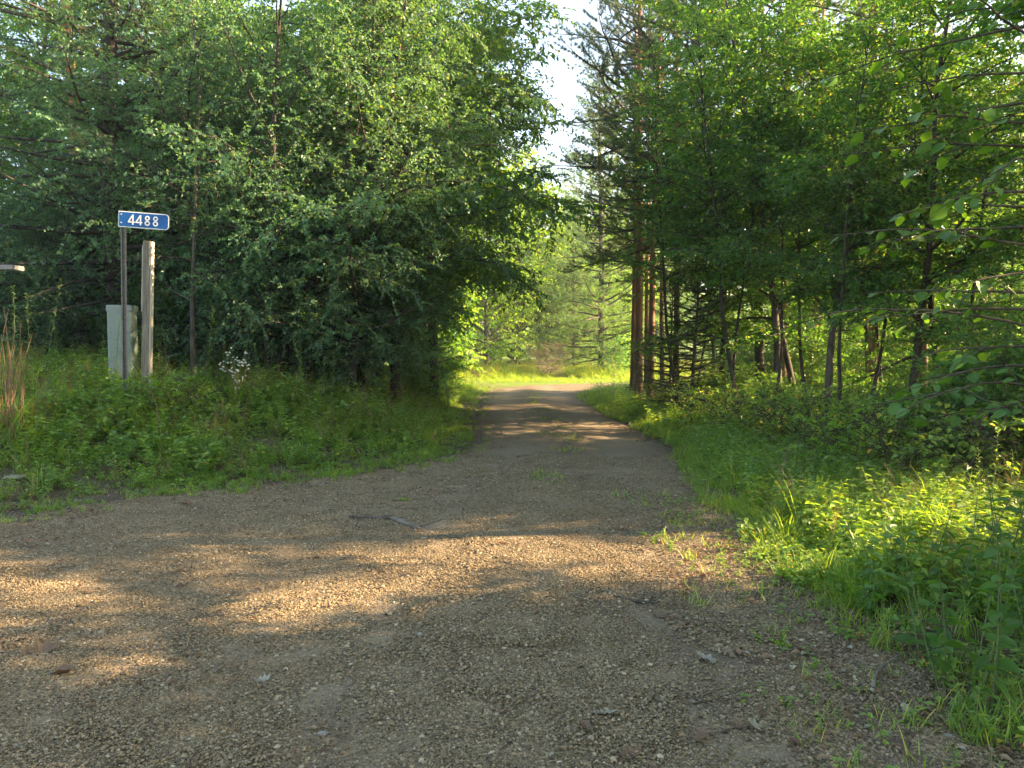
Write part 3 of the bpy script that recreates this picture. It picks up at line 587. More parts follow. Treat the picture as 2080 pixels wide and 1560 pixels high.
RTs += [('slender', 'slender_tree', 1475, 15.2, 'thin sapling just left of the curved one', 1.9, .75), ('slender', 'slender_tree', 1570, 13.6, 'thin sapling in front of the stout red pine', 4.0, .7), ('slender', 'slender_tree', 1650, 14.2, 'thin sapling left of the tree behind the tall green weeds', .6, .8), ('slender', 'slender_tree', 1745, 12.6, 'thin sapling just left of the stout straight pine', 2.9, .75),
        ('slender', 'slender_tree', 1810, 13.4, 'thin sapling just right of the stout straight pine', 5.0, .8), ('slender', 'slender_tree', 1960, 12.6, 'thin sapling just right of the leaning tree', 1.2, .8), ('slender', 'slender_tree', 2010, 14, 'thin sapling near the right edge behind the dense bush', 3.4, .8), ('maple2', 'leafy_tree', 1770, 17.5, 'leafy tree behind the stout straight pine', 1.4, .9), ('maple2', 'leafy_tree', 1560, 18.5, 'leafy tree behind the leafy dark tree', 3.0, .9)]
for kit, nm, px, d, lb, r, s in RTs:
    LT(kit, nm, px, d, lb, rot=r, scale=s, group=G_R, lean=(0, -.55) if nm == 'leaning_tree' else ((0, .10) if 'tilted' in lb else (0, 0)))
LT('spruce_small', 'young_spruce', 1405, 16.6, 'small dark spruce with level boughs beside the red pine trunks', rot=1.1, scale=.95)
LT('spruce_small', 'young_spruce', 1360, 18.6, 'smaller dark spruce tucked behind the other one by the pines', rot=2.6, scale=.8)
for px, d, lb, r, s in [(1480, 16.2, 'low bush under the leafy trees right of the small spruce', .3, .5), (1575, 14.2, 'low bush at the foot of the curved sapling', 1.3, .45), (1735, 13.6, 'low bush between the stout straight pine and the sapling', 2.6, .5),
                        (1900, 12.2, 'low bush at the foot of the leaning tree', 3.3, .55), (2010, 10.2, 'low bush at the right edge behind the grass', 4.4, .6), (1650, 18, 'low bush far back in the right strip', 5.2, .6), (1960, 15.5, 'low bush behind the leaning tree', .9, .8), (1560, 24, 'sunlit bush at the back of the strip behind the leafy dark tree', .2, .8), (1640, 25, 'sunlit bush at the back of the strip behind the tilted trunk', 1.2, .9), (1700, 21, 'sunlit bush at the back of the strip behind the thin sapling', 2.2, .8), (1790, 22, 'sunlit bush at the back of the strip behind the stout straight pine', 3.2, .9), (1870, 20, 'sunlit bush at the back of the strip behind the leaning tree', 4.2, .85), (1945, 21, 'sunlit bush at the back of the strip right of the leaning tree', 5.2, .9), (2030, 19, 'sunlit bush at the back of the strip at the right edge', .7, .9), (2062, 8.8, 'dense bush at the right edge above the tall weeds', 1.7, .8), (1480, 27, 'sunlit bush beyond the red pines at the back of the strip', 2.9, .8)]:
    LT('bush', 'bush', px, d, lb, rot=r, scale=s, group='low bushes in the right strip', cat='bush')
for px, d, lb, r, s in [(850, 19, 'low bush in sunlight at the left road edge before the bend', .4, .5), (880, 23.5, 'yellow-green sunlit bush at the left edge near the bend', 2.4, .75), (600, 14.8, 'low bush in the shade under the left thicket', 1.0, .8), (330, 13.5, 'low bush in the shade behind the wooden post', 3.1, .8), (470, 15.5, 'low shaded bush behind the white-flowered weed', 4.0, .9)]:
    LT('bush', 'bush', px, d, lb, rot=r, scale=s, group='low bushes on the left', cat='bush')
# off to the right of the picture: they shade the near road
place(K['oak'], 'oak_tree', 6.6, 6.9, 'oak whose thick dark limb enters at the top right corner', rot=.2, scale=1.1)
SH = [('shrub', 7.9, 6.82, 0.45, 4.7124), ('maple2', 12.49, 2.72, 1.0, 1.5708), ('oak', 12.43, 10.83, 0.5, 3.1416), ('bush', 4.97, 3.58, 1.0, 1.5708), ('maple3', 15.04, 10.2, 1.0, 4.7124), ('bush', 7.47, 4.27, 1.0, 4.7124), ('maple1', 10.08, 3.76, 1.0, 0.0), ('maple2', 6.57, 2.95, 0.5, 1.5708), ('oak', 8.19, 8.07, 0.75, 1.5708), ('maple2', 11.88, 9.04, 1.0, 1.5708), ('maple1', 13.39, 9.72, 1.0, 3.1416), ('fine1', 9.27, 0.33, 1.0, 1.5708), ('walnut', 13.99, 5.41, 0.5, 4.7124), ('fine1', 12.8, 3.94, 0.75, 0.0), ('oak', 12.78, -2.35, 0.75, 0.0), ('maple1', 7.7, 2.4, 0.75, 4.7124), ('fine2', 11.09, 11.34, 1.0, 1.5708), ('maple3', 10.73, 9.63, 0.75, 0.0)]
for kit, x, y, s, r in SH:  # unseen plants placed and sized to shape the sun patches
    b = kit in ('bush', 'shrub')
    place(K[kit], 'shade_bush' if b else 'shade_tree', x, y, 'unseen %s set beyond the right picture edge to shade the near gravel' % ('bush' if b else 'tree'), rot=r, scale=s, group='bushes shading the near road' if b else 'trees shading the near road', cat='bush' if b else 'tree')
for kit, x, y, s, r in [('oak', -4.5, -6.5, 1.1, 1.3), ('walnut', 3.6, -4.5, 1.1, 2.3), ('oak', 6.5, -6.0, 1.1, .9), ('oak', 0.5, -10, 1.2, 4.0)]:  # unseen trees added to block skylight from behind the camera
    place(K[kit], 'shade_tree', x, y, 'unseen tree added behind the camera to dim the near gravel', rot=r, scale=s, group='trees shading the near road')
# far trees: hill and field edge
rng = np.random.default_rng(5)
for k, (px, d, s) in enumerate([(1040, 66, 1.15), (1095, 62, 1.22), (1165, 66, 1.25), (1215, 64, 1.2), (1280, 66, 1.25), (1000, 80, 1.2), (1340, 92, 1.2), (1410, 80, 1.1), (1490, 88, 1.2), (1570, 76, 1.1), (1660, 82, 1.2), (1750, 74, 1.1), (1850, 80, 1.2), (1950, 72, 1.1), (2050, 78, 1.2), (2170, 74, 1.2), (930, 70, 1.1), (1110, 66, .7), (1245, 64, .6)]):
    place(K['far1' if k % 2 else 'far2'], 'distant_tree', at(px, d), d, 'hazy distant tree in the line across the far side of the meadow', rot=k * 1.3, scale=s, group='distant trees beyond the meadow')

# ------------------------------------------------------------------ ground vegetation
def surf(x, y): return np.maximum(ter(x, y), np.where(road_d(np.stack([np.ravel(x), np.ravel(y)], -1)).reshape(np.shape(x)) < 0, road_h(x, y), -9))
def gpt(px, py):
    """point of the ground seen at a photo pixel"""
    d = np.arange(2.0, 60, .03); x = (px - 1040) / FPX * d; z = surf(x, d); row = HOR + FPX * (CAM_H - z) / d
    k = np.argmax(row <= py); return float(x[k]), float(d[k]), float(z[k])
def blades(g, rng, n, h, w, spread, arch, seg=3, base=.05):
    az = rng.random(n) * TAU; hh = h * rng.uniform(.55, 1.15, n); r = base * np.sqrt(rng.random(n)); b = np.stack([r * np.cos(az * 3.1), r * np.sin(az * 3.1), np.full(n, -.03)], -1)
    o = np.stack([np.cos(az), np.sin(az), 0 * az], -1); s = np.stack([-np.sin(az), np.cos(az), 0 * az], -1)
    lean = spread * rng.uniform(.2, 1, n); ar = arch * rng.uniform(.3, 1.3, n); t = np.linspace(0, 1, seg + 1)
    P = b[:, None] + o[:, None] * ((lean[:, None] * t + ar[:, None] * t ** 2.2) * hh[:, None])[..., None]
    P[..., 2] += (hh[:, None] * (t - .42 * ar[:, None] * t ** 2.6))
    ww = w * rng.uniform(.7, 1.2, n)[:, None] * np.array([.7, 1, .75, 0.04] if seg == 3 else [.8, .9, .05])
    V = np.stack([P - s[:, None] * ww[..., None] / 2, P + s[:, None] * ww[..., None] / 2], 2).reshape(n, -1, 3); m = 2 * (seg + 1)
    q = np.array([[2 * i, 2 * i + 1, 2 * i + 3, 2 * i + 2] for i in range(seg)])
    g.add(V, (q[None] + m * np.arange(n)[:, None, None]).reshape(-1, 4))
def cover(g, rng, nst, h, L, W, per, spread, gs=None):
    az = rng.random(nst) * TAU; TD = nrm(np.stack([np.cos(az) * spread, np.sin(az) * spread, np.ones(nst)], -1) + rng.normal(0, .15, (nst, 3)))
    r = .10 * np.sqrt(rng.random(nst)); TB = np.stack([r * np.cos(az), r * np.sin(az), np.zeros(nst)], -1); TL = h * rng.uniform(.5, 1.15, nst)
    T = nst; t = .25 + .75 * (np.arange(per)[None] + rng.random((T, per))) / per; P = TB[:, None] + TD[:, None] * (TL[:, None] * t)[..., None]
    a = (np.arange(per) * 2.4)[None] + rng.random((T, 1)) * 6; D = np.stack([np.cos(a), np.sin(a), rng.normal(.0, .22, (T, per))], -1); Nn = np.array([0, 0, 1.]) + rng.normal(0, .25, (T, per, 3))
    sc = rng.uniform(.6, 1.2, T * per); leaf_quads(g, P.reshape(-1, 3), D.reshape(-1, 3), Nn.reshape(-1, 3), L * sc, W * sc, .12)
    for b, d, l in zip(TB, TD, TL): tube(gs or g, np.array([b - [0, 0, .03], b + d * l * .5, b + d * l]), [.003, .0025, .001], 3)
RG = np.random.default_rng(77)
def clump(f, mat, *a, **k): g = Geo(); f(g, RG, *a, **k); return g.mesh('clump', M[mat], smooth=False)
gr_short = [clump(blades, 'grass', 34, .17, .0055, .55, .5, base=.09) for _ in range(3)]
gr_mid = [clump(blades, 'grass', 34, .30, .0052, .45, .6, base=.07) for _ in range(3)]
gr_tall = [clump(blades, 'grass', 24, .52, .0062, .35, .75, base=.06) for _ in range(3)]
gr_dry = [clump(blades, 'dry', 16, .60, .0042, .3, .55, base=.05)]
cov_low = [clump(cover, 'cover', 9, .14, .050, .034, 6, .8) for _ in range(3)]
cov_mid = [clump(cover, 'cover', 8, .36, .070, .042, 9, .45) for _ in range(3)]
protos = gr_short + gr_mid + gr_tall + gr_dry + cov_low + cov_mid      # 0-2 short, 3-5 mid, 6-8 tall, 9 dry, 10-12 low cover, 13-15 mid cover
def pick(n, table):
    ks = [k for k, _ in table]; p = np.array([w for _, w in table], float); p /= p.sum(); c = RG.choice(len(ks), n, p=p)
    lo = {'s': 0, 'm': 3, 't': 6, 'd': 9, 'c': 10, 'C': 13}; return np.array([lo[ks[i]] + (0 if ks[i] == 'd' else RG.integers(0, 3)) for i in c])
def sample(n, d0, d1, pw=1.0):
    d = d0 + (d1 - d0) * RG.random(n) ** pw; return np.stack([RG.uniform(-.76, .76, n) * d, d], -1)
A = np.concatenate([sample(30000, 4.2, 30), sample(1500, 2.7, 5.2)]); rd = road_d(A)
patch = wob(A[:, 0], A[:, 1], 1.7, .4) + .6 * wob(A[:, 0], A[:, 1], 4.1, 1.4)
ell_ = np.interp(A[:, 1], LES[:, 1], LES[:, 0])
lft = ((A[:, 0] < ell_) & (rd > -.10)) | ((A[:, 0] < ell_ + .9) & (rd > -.38) & (rd <= -.10) & (RG.random(len(A)) < .22) & (A[:, 1] < 25))
rgt = (A[:, 0] > 1.5) & (rd > -.15)
# left bank
near_edge = lft & (A[:, 1] < 9.2) & (A[:, 0] < -3.4)
kl = lft & ~(near_edge & (patch > .1) & (RG.random(len(A)) < .55)); B = A[kl]; n = len(B)
idx = np.where(rd[kl] < .55, pick(n, [('s', 5), ('c', 3), ('m', 1)]), pick(n, [('s', 1.2), ('c', 4.0), ('m', 1.1), ('C', 3.2), ('t', 1.0), ('d', 1.1)]))
sc = RG.uniform(.65, 1.3, n) * np.clip(.5 + .45 * rd[kl], .5, 1.0) * (1 + .35 * np.clip(wob(B[:, 0], B[:, 1], 1.3, 2.1), -1, 1))
scatter('bank_undergrowth', protos, np.c_[B, surf(B[:, 0], B[:, 1])], np.c_[RG.normal(0, .12, (n, 2)), RG.random(n) * TAU], sc, idx, 'grass and leafy ground cover over the left bank')
# right verge
kr = rgt & ~((rd < .1) & (RG.random(len(A)) < .55)) & ~((A[:, 1] < 4.6) & (rd < .75) & (RG.random(len(A)) < .7)) & ~((patch > .45) & (A[:, 1] < 9) & (RG.random(len(A)) < .6)); B = A[kr]; n = len(B); r_ = rd[kr]
tallz = (B[:, 1] < 9.5) & (r_ > .25)
idx = np.where(r_ < .35, pick(n, [('s', 5), ('c', 2), ('m', 1)]), np.where(tallz, pick(n, [('t', .45), ('m', 2.4), ('C', 2.8), ('s', 2.6), ('c', 2.8), ('d', .4)]), pick(n, [('c', 3.5), ('C', 3), ('m', 1.2), ('s', 1)])))
scatter('verge_undergrowth', protos, np.c_[B, surf(B[:, 0], B[:, 1])], np.c_[RG.normal(0, .12, (n, 2)), RG.random(n) * TAU], RG.uniform(.7, 1.25, n), idx, 'lush grass and weeds on the right verge under the trees')
# tufts in the road: centre strip and the thin fringe on the right
B = np.concatenate([np.stack([np.interp(yy := RG.uniform(8.0, 27, 420), [0, 8, 12, 20, 26], [-.2, .3, .95, .7, .75]) + RG.normal(0, .14, 420), yy], -1), np.stack([RG.uniform(1.05, 2.1, 260), RG.uniform(2.4, 8, 260)], -1)])
B = B[(wob(B[:, 0], B[:, 1], 2.3, .9) > .15) | (B[:, 0] > 1.4)]; n = len(B)
scatter('road_tufts', [clump(blades, 'grass', 9, .11, .0045, .6, .5, base=.04) for _ in range(3)] + [clump(cover, 'cover', 4, .08, .035, .02, 4, .8)], np.c_[B, surf(B[:, 0], B[:, 1])], np.c_[np.zeros((n, 2)), RG.random(n) * TAU], RG.uniform(.6, 1.4, n), RG.integers(0, 4, n), 'small grass tufts growing thinly through the gravel')
# meadow beyond the bend
B = np.stack([RG.uniform(-8, 34, 9000), RG.uniform(31, 62, 9000)], -1); rd2 = road_d(B); B = B[(rd2 > .02) & ((B[:, 1] > 34) | (B[:, 0] > 12))]; n = len(B)
far = sstep(36, 42, B[:, 1] + 1.5 * wob(B[:, 0], B[:, 1], .5, .2)); mg = [clump(blades, 'grass_meadow', 40, .5, .014, .6, .5, base=.25) for _ in range(3)] + [clump(blades, 'dry', 22, .6, .010, .35, .4, base=.2)]
idx = np.where(RG.random(n) < .10 * far, 3, RG.integers(0, 3, n))
scatter('meadow_grass', mg, np.c_[B, ter(B[:, 0], B[:, 1])], np.c_[np.zeros((n, 2)), RG.random(n) * TAU], (.35 + 1.15 * far) * RG.uniform(.7, 1.2, n), idx, 'bright sunlit meadow grass beyond the bend')
# leaf litter
def litter(g, rng, n, sz):
    az = rng.random(n) * TAU; r = .22 * np.sqrt(rng.random(n)); P = np.stack([r * np.cos(az), r * np.sin(az), np.full(n, .012)], -1); a = rng.random(n) * TAU
    s = sz * rng.uniform(.5, 1.3, n); leaf_quads(g, P, np.stack([np.cos(a), np.sin(a), rng.normal(0, .2, n)], -1), np.array([0, 0, 1.]) + rng.normal(0, .3, (n, 3)), s, s * .5, .2)
def crumbs(g, rng, n):
    for _ in range(n):
        a = rng.random() * TAU; r = .2 * math.sqrt(rng.random()); p = grow(rng, (r * math.cos(a), r * math.sin(a), .008), (math.cos(a * 5), math.sin(a * 5), 0), rng.uniform(.02, .11), 3, 0, .25); p[:, 2] = .008; tube(g, p, np.linspace(.0028, .0012, 4), 4)
lit = [clump(litter, 'deadleaf', 16, .05) for _ in range(3)] + [clump(litter, 'paleleaf', 5, .05), clump(crumbs, 'twig', 9), clump(crumbs, 'twig', 5)]
A2 = sample(7000, 2.4, 16); r2 = road_d(A2); pr = np.where(r2 < -.5, .055, np.where(r2 < 0, .30, .55)); pr = np.where((A2[:, 0] > .9) & (A2[:, 1] < 7), np.maximum(pr, np.where(wob(A2[:, 0], A2[:, 1], 3.3, .7) > .1, .50, .15)), pr); B = A2[RG.random(len(A2)) < pr]; n = len(B)
scatter('leaf_litter', lit, np.c_[B, surf(B[:, 0], B[:, 1])], np.c_[np.zeros((n, 2)), RG.random(n) * TAU], RG.uniform(.6, 1.1, n), RG.choice(6, n, p=[.22, .22, .2, .06, .15, .15]), 'small dead leaves and crumbs littering the road edges')

# ------------------------------------------------------------------ single plants
def goldenrod(seed, H=1.1, nleaf=52, L=.11, W=.013):
    rng = np.random.default_rng(seed); gs, gl = Geo(), Geo()
    st = grow(rng, (0, 0, -.05), (rng.normal(0, .06), rng.normal(0, .06), 1), H, 8, 0, .03); tube(gs, st, np.linspace(.0055, .0015, 9), 5)
    t = .12 + .88 * np.linspace(0, 1, nleaf); p, _ = along(st, np.clip(t, 0, .999)); a = np.arange(nleaf) * 2.4 + rng.normal(0, .3, nleaf)
    el = .25 + .5 * t; D = np.stack([np.cos(a), np.sin(a), el], -1); ln = L * (1.15 - .55 * t) * rng.uniform(.8, 1.15, nleaf); U = np.array([0, 0, 1.])
    d = nrm(D); m = p + d * (ln * .5)[:, None]; e = p + d * ln[:, None] - U * (ln * .42)[:, None]; s = nrm(np.cross(d, U)) * W * .5
    V = np.stack([p - s * .3, p + s * .3, m + s, m - s, e], 1); b = 5 * np.arange(nleaf)[:, None]
    gl.addm(V, [b + [[0, 1, 2, 3]], b + [[3, 2, 4]]]); return {'stem': gs.mesh('goldenrod_stem', M['stem']), 'leaves': gl.mesh('goldenrod_leaves', M['goldenrod'], smooth=False)}
GK = [goldenrod(201), goldenrod(202, 1.25, 60), goldenrod(203, .9, 46), goldenrod(204, 1.1, 56, .13, .016)]
def weed(k, px, d, label, s=1, group=None, rot=0, name='goldenrod'):
    x = at(px, d); return place(GK[k], name, x, d, label, rot=rot, scale=s, group=group, cat='weed')
weed(1, 252, 9.75, 'leafy tall weed twining up the number sign post', 1.05, None, .3)
weed(0, 226, 10.1, 'tall weed with a leafy tip at the left side of the utility box', 1.2, None, 1)
weed(1, 20, 9.6, 'tall narrow-leaved weed at the left edge beside the dry stalks', 1.3, 'tall weeds near the dry stalks', 2)
GL = 'tall narrow-leaved weeds on the left bank'; GRr = 'tall narrow-leaved weeds on the right verge'
for k, (px, d, s) in enumerate([(55, 10.2, 1.25), (88, 10.6, 1.3), (120, 11, 1.1), (330, 10.6, 1.0), (345, 11.2, .9), (425, 11.2, 1.1), (455, 11.4, 1.0), (520, 11.6, .8), (610, 11.6, 1.05), (632, 11.0, 1.15), (652, 11.4, 1.2), (670, 11.8, .95), (700, 11.6, .8), (640, 10.6, .7), (575, 11.0, .7), (385, 10.4, .7), (160, 10.0, .8), (190, 9.4, .7), (275, 10.2, .75), (315, 9.8, .65), (240, 9.2, .6), (300, 9.2, .6), (205, 10.8, 1.0), (365, 9.6, .6), (490, 11.2, .9), (545, 12.0, .9), (420, 10.2, .7), (130, 9.4, .8), (70, 9.2, .8)]):
    weed(k % 4, px, d, 'tall narrow-leaved green weed standing on the left bank', s, GL, k * 1.1)
for k, (px, d, s) in enumerate([(1605, 10.6, .8), (1622, 10.0, .95), (1640, 10.3, 1.0), (1660, 9.8, .95), (1685, 9.6, .8), (1650, 10.9, 1.0), (1720, 9.0, .7), (1830, 8.4, .8), (1900, 8.0, .9), (1960, 7.6, .9), (2030, 7.2, 1.0), (2060, 8.6, 1.1), (1990, 9.0, 1.0), (1870, 9.4, .9), (2070, 6.2, .9), (2000, 6.4, .7)]):
    weed(k % 4, px, d, 'tall narrow-leaved green weed standing on the right verge', s, GRr, k * .9)
# white-headed weed
rng = np.random.default_rng(9); gs, gh, gl = Geo(), Geo(), Geo()
st = grow(rng, (0, 0, -.05), (.02, 0, 1), .55, 4, 0, .03); tube(gs, st, np.linspace(.007, .005, 5), 5)
for k in range(16):
    b, _ = along(st, rng.uniform(.35, .99)); az = rng.random() * TAU; br = grow(rng, b, (math.cos(az) * .5, math.sin(az) * .5, 1), rng.uniform(.15, .42), 3, .2, .06); tube(gs, br, np.linspace(.0035, .0015, 4), 4)
    for q in range(4):
        h = br[-1] + rng.normal(0, .03, 3); tube(gs, np.array([br[-2], (br[-1] + h) / 2, h]), [.0018, .0015, .001], 3); gh.add(ICO * rng.uniform(.010, .016) * [1, 1, .85] + h, ICF)
t = thing('white_headed_weed', 'yellowish weed topped with fluffy white seed heads on the left bank', 'weed', (at(478, 10.7), 10.7, tz(at(478, 10.7), 10.7)), scale=1.15)
obj('stem', gs.mesh('weed_stem', M['straw']), t); obj('seed_heads', gh.mesh('weed_heads', M['flower']), t)
# dry reed-like stalks at the left edge
g, g2 = Geo(), Geo()
for k in range(22):
    az = rng.random() * TAU; r = .16 * math.sqrt(rng.random()); s = grow(rng, (r * math.cos(az), r * math.sin(az), -.05), (rng.normal(.03, .05), rng.normal(0, .05), 1), rng.uniform(1.0, 1.75), 7, -.12, .045); tube(g, s, np.linspace(.008, .003, 8), 5)
blades(g2, rng, 90, .75, .013, .3, .6, base=.2)
x, d = at(6, 8.6), 8.6; t = thing('dry_stalks', 'clump of tall tan dry stalks with long grass at the left edge', 'dry plant', (x, d, tz(x, d)))
obj('stalks', g.mesh('stalks', M['dry']), t); obj('leaves', g2.mesh('stalk_leaves', M['grass'], smooth=False), t)
# bramble with sunlit yellow put into its leaf colour, and red-brown dead bush
K['bramble'] = broadleaf('bramble', 59, .75, .007, .08, .42, 16, (.062, .044), 'leaf_bright', 'twig', stems=[((.5, 0), 1, 1), ((-.4, .3), .9, 1), ((0, -.5), .8, 1), ((-.3, -.3), .9, 1)], maxleaves=1500, per=5, twig=.14, tstep=.07, sstepm=.09, flare=1)
LT('bramble', 'bramble', 1762, 9.2, 'low bramble with sunlight put into its yellow-green leaf colour on the right verge', rot=.7, scale=1.25, cat='bush')
LT('bramble', 'bramble', 1900, 8.2, 'low bramble behind the tall grass near the right edge', rot=2.7, scale=1.4, cat='bush', leafmat='cover')
for px, d, sc_, lb in [(1430, 14.0, 1.5, 'low bramble at the verge edge in front of the small dark spruce'), (1520, 12.6, 1.6, 'low bramble at the foot of the curved sapling'), (1600, 11.6, 1.5, 'low bramble behind the tall green weeds on the right'), (1690, 10.8, 1.7, 'low bramble in front of the thin sapling on the right'), (1820, 10.6, 1.8, 'low bramble below the leafy tree left of the leaning one'), (1370, 17.5, 1.4, 'low bramble at the foot of the red pines')]:
    LT('bramble', 'bramble', px, d, lb, rot=px, scale=sc_ * .78, cat='bush', leafmat='cover')
LT('bramble', 'bramble', 350, 10.0, 'low yellowish bramble at the foot of the wooden post', rot=1.7, scale=.9, cat='bush')
db = broadleaf('deadbush', 58, 3.2, .05, .3, 2.2, 30, (.05, .02), 'dry', 'deadtwig', stems=[((.4, 0), 1, 1), ((-.4, .1), 1, 1), ((0, -.3), 1, 1)], maxleaves=3000, per=4, twig=.4, bend=.5)
place(db, 'dead_bush', at(1112, 40), 40, 'reddish-brown bush of bare drooping twigs beyond the bend', cat='bush', scale=.6)
# corn-like plants beyond the bend
g, g2 = Geo(), Geo(); tube(g, np.array([(0, 0, -.05), (0, 0, .9), (.02, 0, 1.9)]), [.016, .013, .006], 6)
for k in range(13):
    n_ = 1; gg = Geo(); a = k * 2.7; z = .2 + k * .13; tt = np.linspace(0, 1, 6); l = .8 - .02 * k; P = np.stack([np.cos(a) * tt * l * .8, np.sin(a) * tt * l * .8, z + l * (.75 * tt - .85 * tt ** 2)], -1)
    s = np.array([-math.sin(a), math.cos(a), 0]); w = .075 * np.array([.5, .9, 1, .85, .55, .05]); V = np.stack([P - s * w[:, None] / 2, P + s * w[:, None] / 2], 1); g2.add(V, [[2 * i, 2 * i + 1, 2 * i + 3, 2 * i + 2] for i in range(5)])
CK = {'stem': g.mesh('corn_stem', M['corn']), 'leaves': g2.mesh('corn_leaves', M['corn'])}
for k in range(16):
    px = RG.uniform(1215, 1275); d = RG.uniform(39.5, 42.5); place(CK, 'corn_plant', at(px, d), d, 'bright green strap-leaved plant in the clump left of the red pines', rot=k * 1.7, scale=RG.uniform(.9, 1.25), group='strap-leaved plants beyond the bend', cat='plant')

# ------------------------------------------------------------------ number sign, post, utility box, rail
# blue number plate on a perforated post
SX, SD = at(252, 10.0), 10.0; SZ = tz(SX, SD)
sg = thing('number_sign', 'blue house-number sign reading 4488 on a perforated metal post', 'sign', (SX, SD, SZ), (0, math.radians(.8), 0))
PH = 1.6 + (708 - 432) / FPX * SD - SZ          # height of the plate's top above ground
g = Geo(); w = .075
prof_ = np.array([(-w / 2, 0), (-w / 2 + .016, 0), (-w / 2 + .022, .024), (w / 2 - .022, .024), (w / 2 - .016, 0), (w / 2, 0), (w / 2, .004), (w / 2 - .013, .004), (w / 2 - .019, .028), (-w / 2 + .019, .028), (-w / 2 + .013, .004), (-w / 2, .004)])
zz = (-.4, PH - .015); V = np.array([(a, b, z) for z in zz for a, b in prof_]); m_ = len(prof_)
g.addm(V, [np.array([[i, (i + 1) % m_, m_ + (i + 1) % m_, m_ + i] for i in range(m_)]), np.array([list(range(m_, 2 * m_))])])
po = obj('post', g.mesh('sign_post', M['steel'], smooth=False), sg)
g = Geo(); a8 = np.arange(8) / 8 * TAU; hv = np.stack([.006 * np.cos(a8), 0 * a8, .006 * np.sin(a8)], -1); g.add(hv, [list(range(8))]); hm = g.mesh('post_hole', M['hole'], smooth=False)
for z in np.arange(.1, PH - .25, .05): obj('hole', hm, po, (0, .0225, z))
PW_, PHH = .63, .212
pl = obj('plate', None, sg, (-.042, -.012, PH), (0, math.radians(2.4), math.radians(14)))
def rrect(w, h, r, x0=0, z0=0, y=0):
    pts = [(x0, z0 - h), (x0, z0)]     # square corners at the post, round ones at the free end
    for k in range(9): a = math.pi / 2 - k / 8 * math.pi / 2; pts.append((x0 + w - r + r * math.cos(a), z0 - r + r * math.sin(a)))
    for k in range(9): a = -k / 8 * math.pi / 2; pts.append((x0 + w - r + r * math.cos(a), z0 - h + r + r * math.sin(a)))
    return [(p[0], y, p[1]) for p in pts]
def sheet(name, ring, mat, parent, thick=.003):
    n = len(ring); a = np.array(ring); b = a + [0, thick, 0]
    g = Geo(); g.addm(np.concatenate([a, b]), [np.array([list(range(n))[::-1]]), np.array([list(range(n, 2 * n))]), np.array([[i, (i + 1) % n, n + (i + 1) % n, n + i] for i in range(n)])])
    return obj(name, g.mesh(name, mat, smooth=False), parent)
bpy.data.objects.remove(pl); pl = sheet('plate', rrect(PW_, PHH, .045), M['sign_white'], sg)
pl.location = (-.042, -.034, PH); pl.rotation_euler = (0, math.radians(1.8), math.radians(12))
sheet('blue_face', rrect(PW_ - .022, PHH - .024, .036, .010, -.012, -.0025), M['sign_blue'], pl, .002)
def strokes_mesh(name, polys):
    g = Geo()
    for ring_o, ring_i in polys:
        o_ = np.array([(x, 0, z) for x, z in ring_o]); n = len(o_)
        if ring_i is None: g.addm(o_, [np.array([list(range(n))])])
        else:
            i_ = np.array([(x, 0, z) for x, z in ring_i]); g.addm(np.concatenate([o_, i_]), [np.array([[k, (k + 1) % n, n + (k + 1) % n, n + k] for k in range(n)])])
    return g.mesh(name, M['sign_white'], smooth=False)
def ell(cx, cz, rx, rz, n=28): return [(cx + rx * math.cos(k / n * TAU), cz + rz * math.sin(k / n * TAU)) for k in range(n)]
S_ = .0175
eight = strokes_mesh('digit_eight', [(ell(0, -.034, .034, .034), ell(0, -.034, .034 - S_, .034 - S_)), (ell(0, .033, .031, .033), ell(0, .033, .031 - S_ * .95, .033 - S_ * .95))])
four = strokes_mesh('digit_four', [([(.010, -.068), (.010 + S_, -.068), (.010 + S_, .068), (.010, .068)], None), ([(-.044, -.040), (.043, -.040), (.043, -.040 + S_ * .9), (-.044, -.040 + S_ * .9)], None), ([(.010, .068), (-.044, -.026), (-.044 + .002, -.040 + S_ * .9), (-.024, -.040 + S_ * .9), (.012, .040)], None)])
fx = pl
for k, (me_, xx) in enumerate(((four, .162), (four, .256), (eight, .360), (eight, .462))): 
    o = obj('digit', me_, pl, (xx, -.0045 - .0006, -PHH / 2))
for z in (-.045, -.155):
    g = Geo(); tube(g, np.array([(0, .0, 0), (0, -.007, 0), (0, -.010, 0)]), [.012, .012, .006], 8, cap=True); obj('bolt', g.mesh('bolt', M['bolt'], smooth=False), pl, (.036, -.003, z))
# weathered post: short pale batten, and its sunlit right side as a pale strip
x, d = at(294, 10.4), 10.4; z0 = tz(x, d); top = 1.6 + (708 - 492) / FPX * d - z0
wp = thing('wooden_post', 'weathered wooden post with a pale batten and its sunlit edge put in as pale wood, standing right of the utility box', 'post', (x, d, z0), (0, math.radians(2.2), math.radians(1)))
g = Geo(); box(g, 0, 0, (top - .4) / 2, .100, .085, top + .4, .004); obj('board', g.mesh('post_board', M['wood'], smooth=False), wp)
g = Geo(); box(g, .0610, .004, (top - .4) / 2 - .002, .019, .08, top + .395, .002); obj('batten_lit_edge', g.mesh('batten_lit_edge', M['wood_pale'], smooth=False), wp)  # stands for the sunlit right side of the post, coloured as pale wood
g = Geo(); box(g, -.0585, .004, top - .52, .013, .08, .92, .002); obj('batten_lit_edge', g.mesh('side_strip_short', M['wood_pale'], smooth=False), wp)
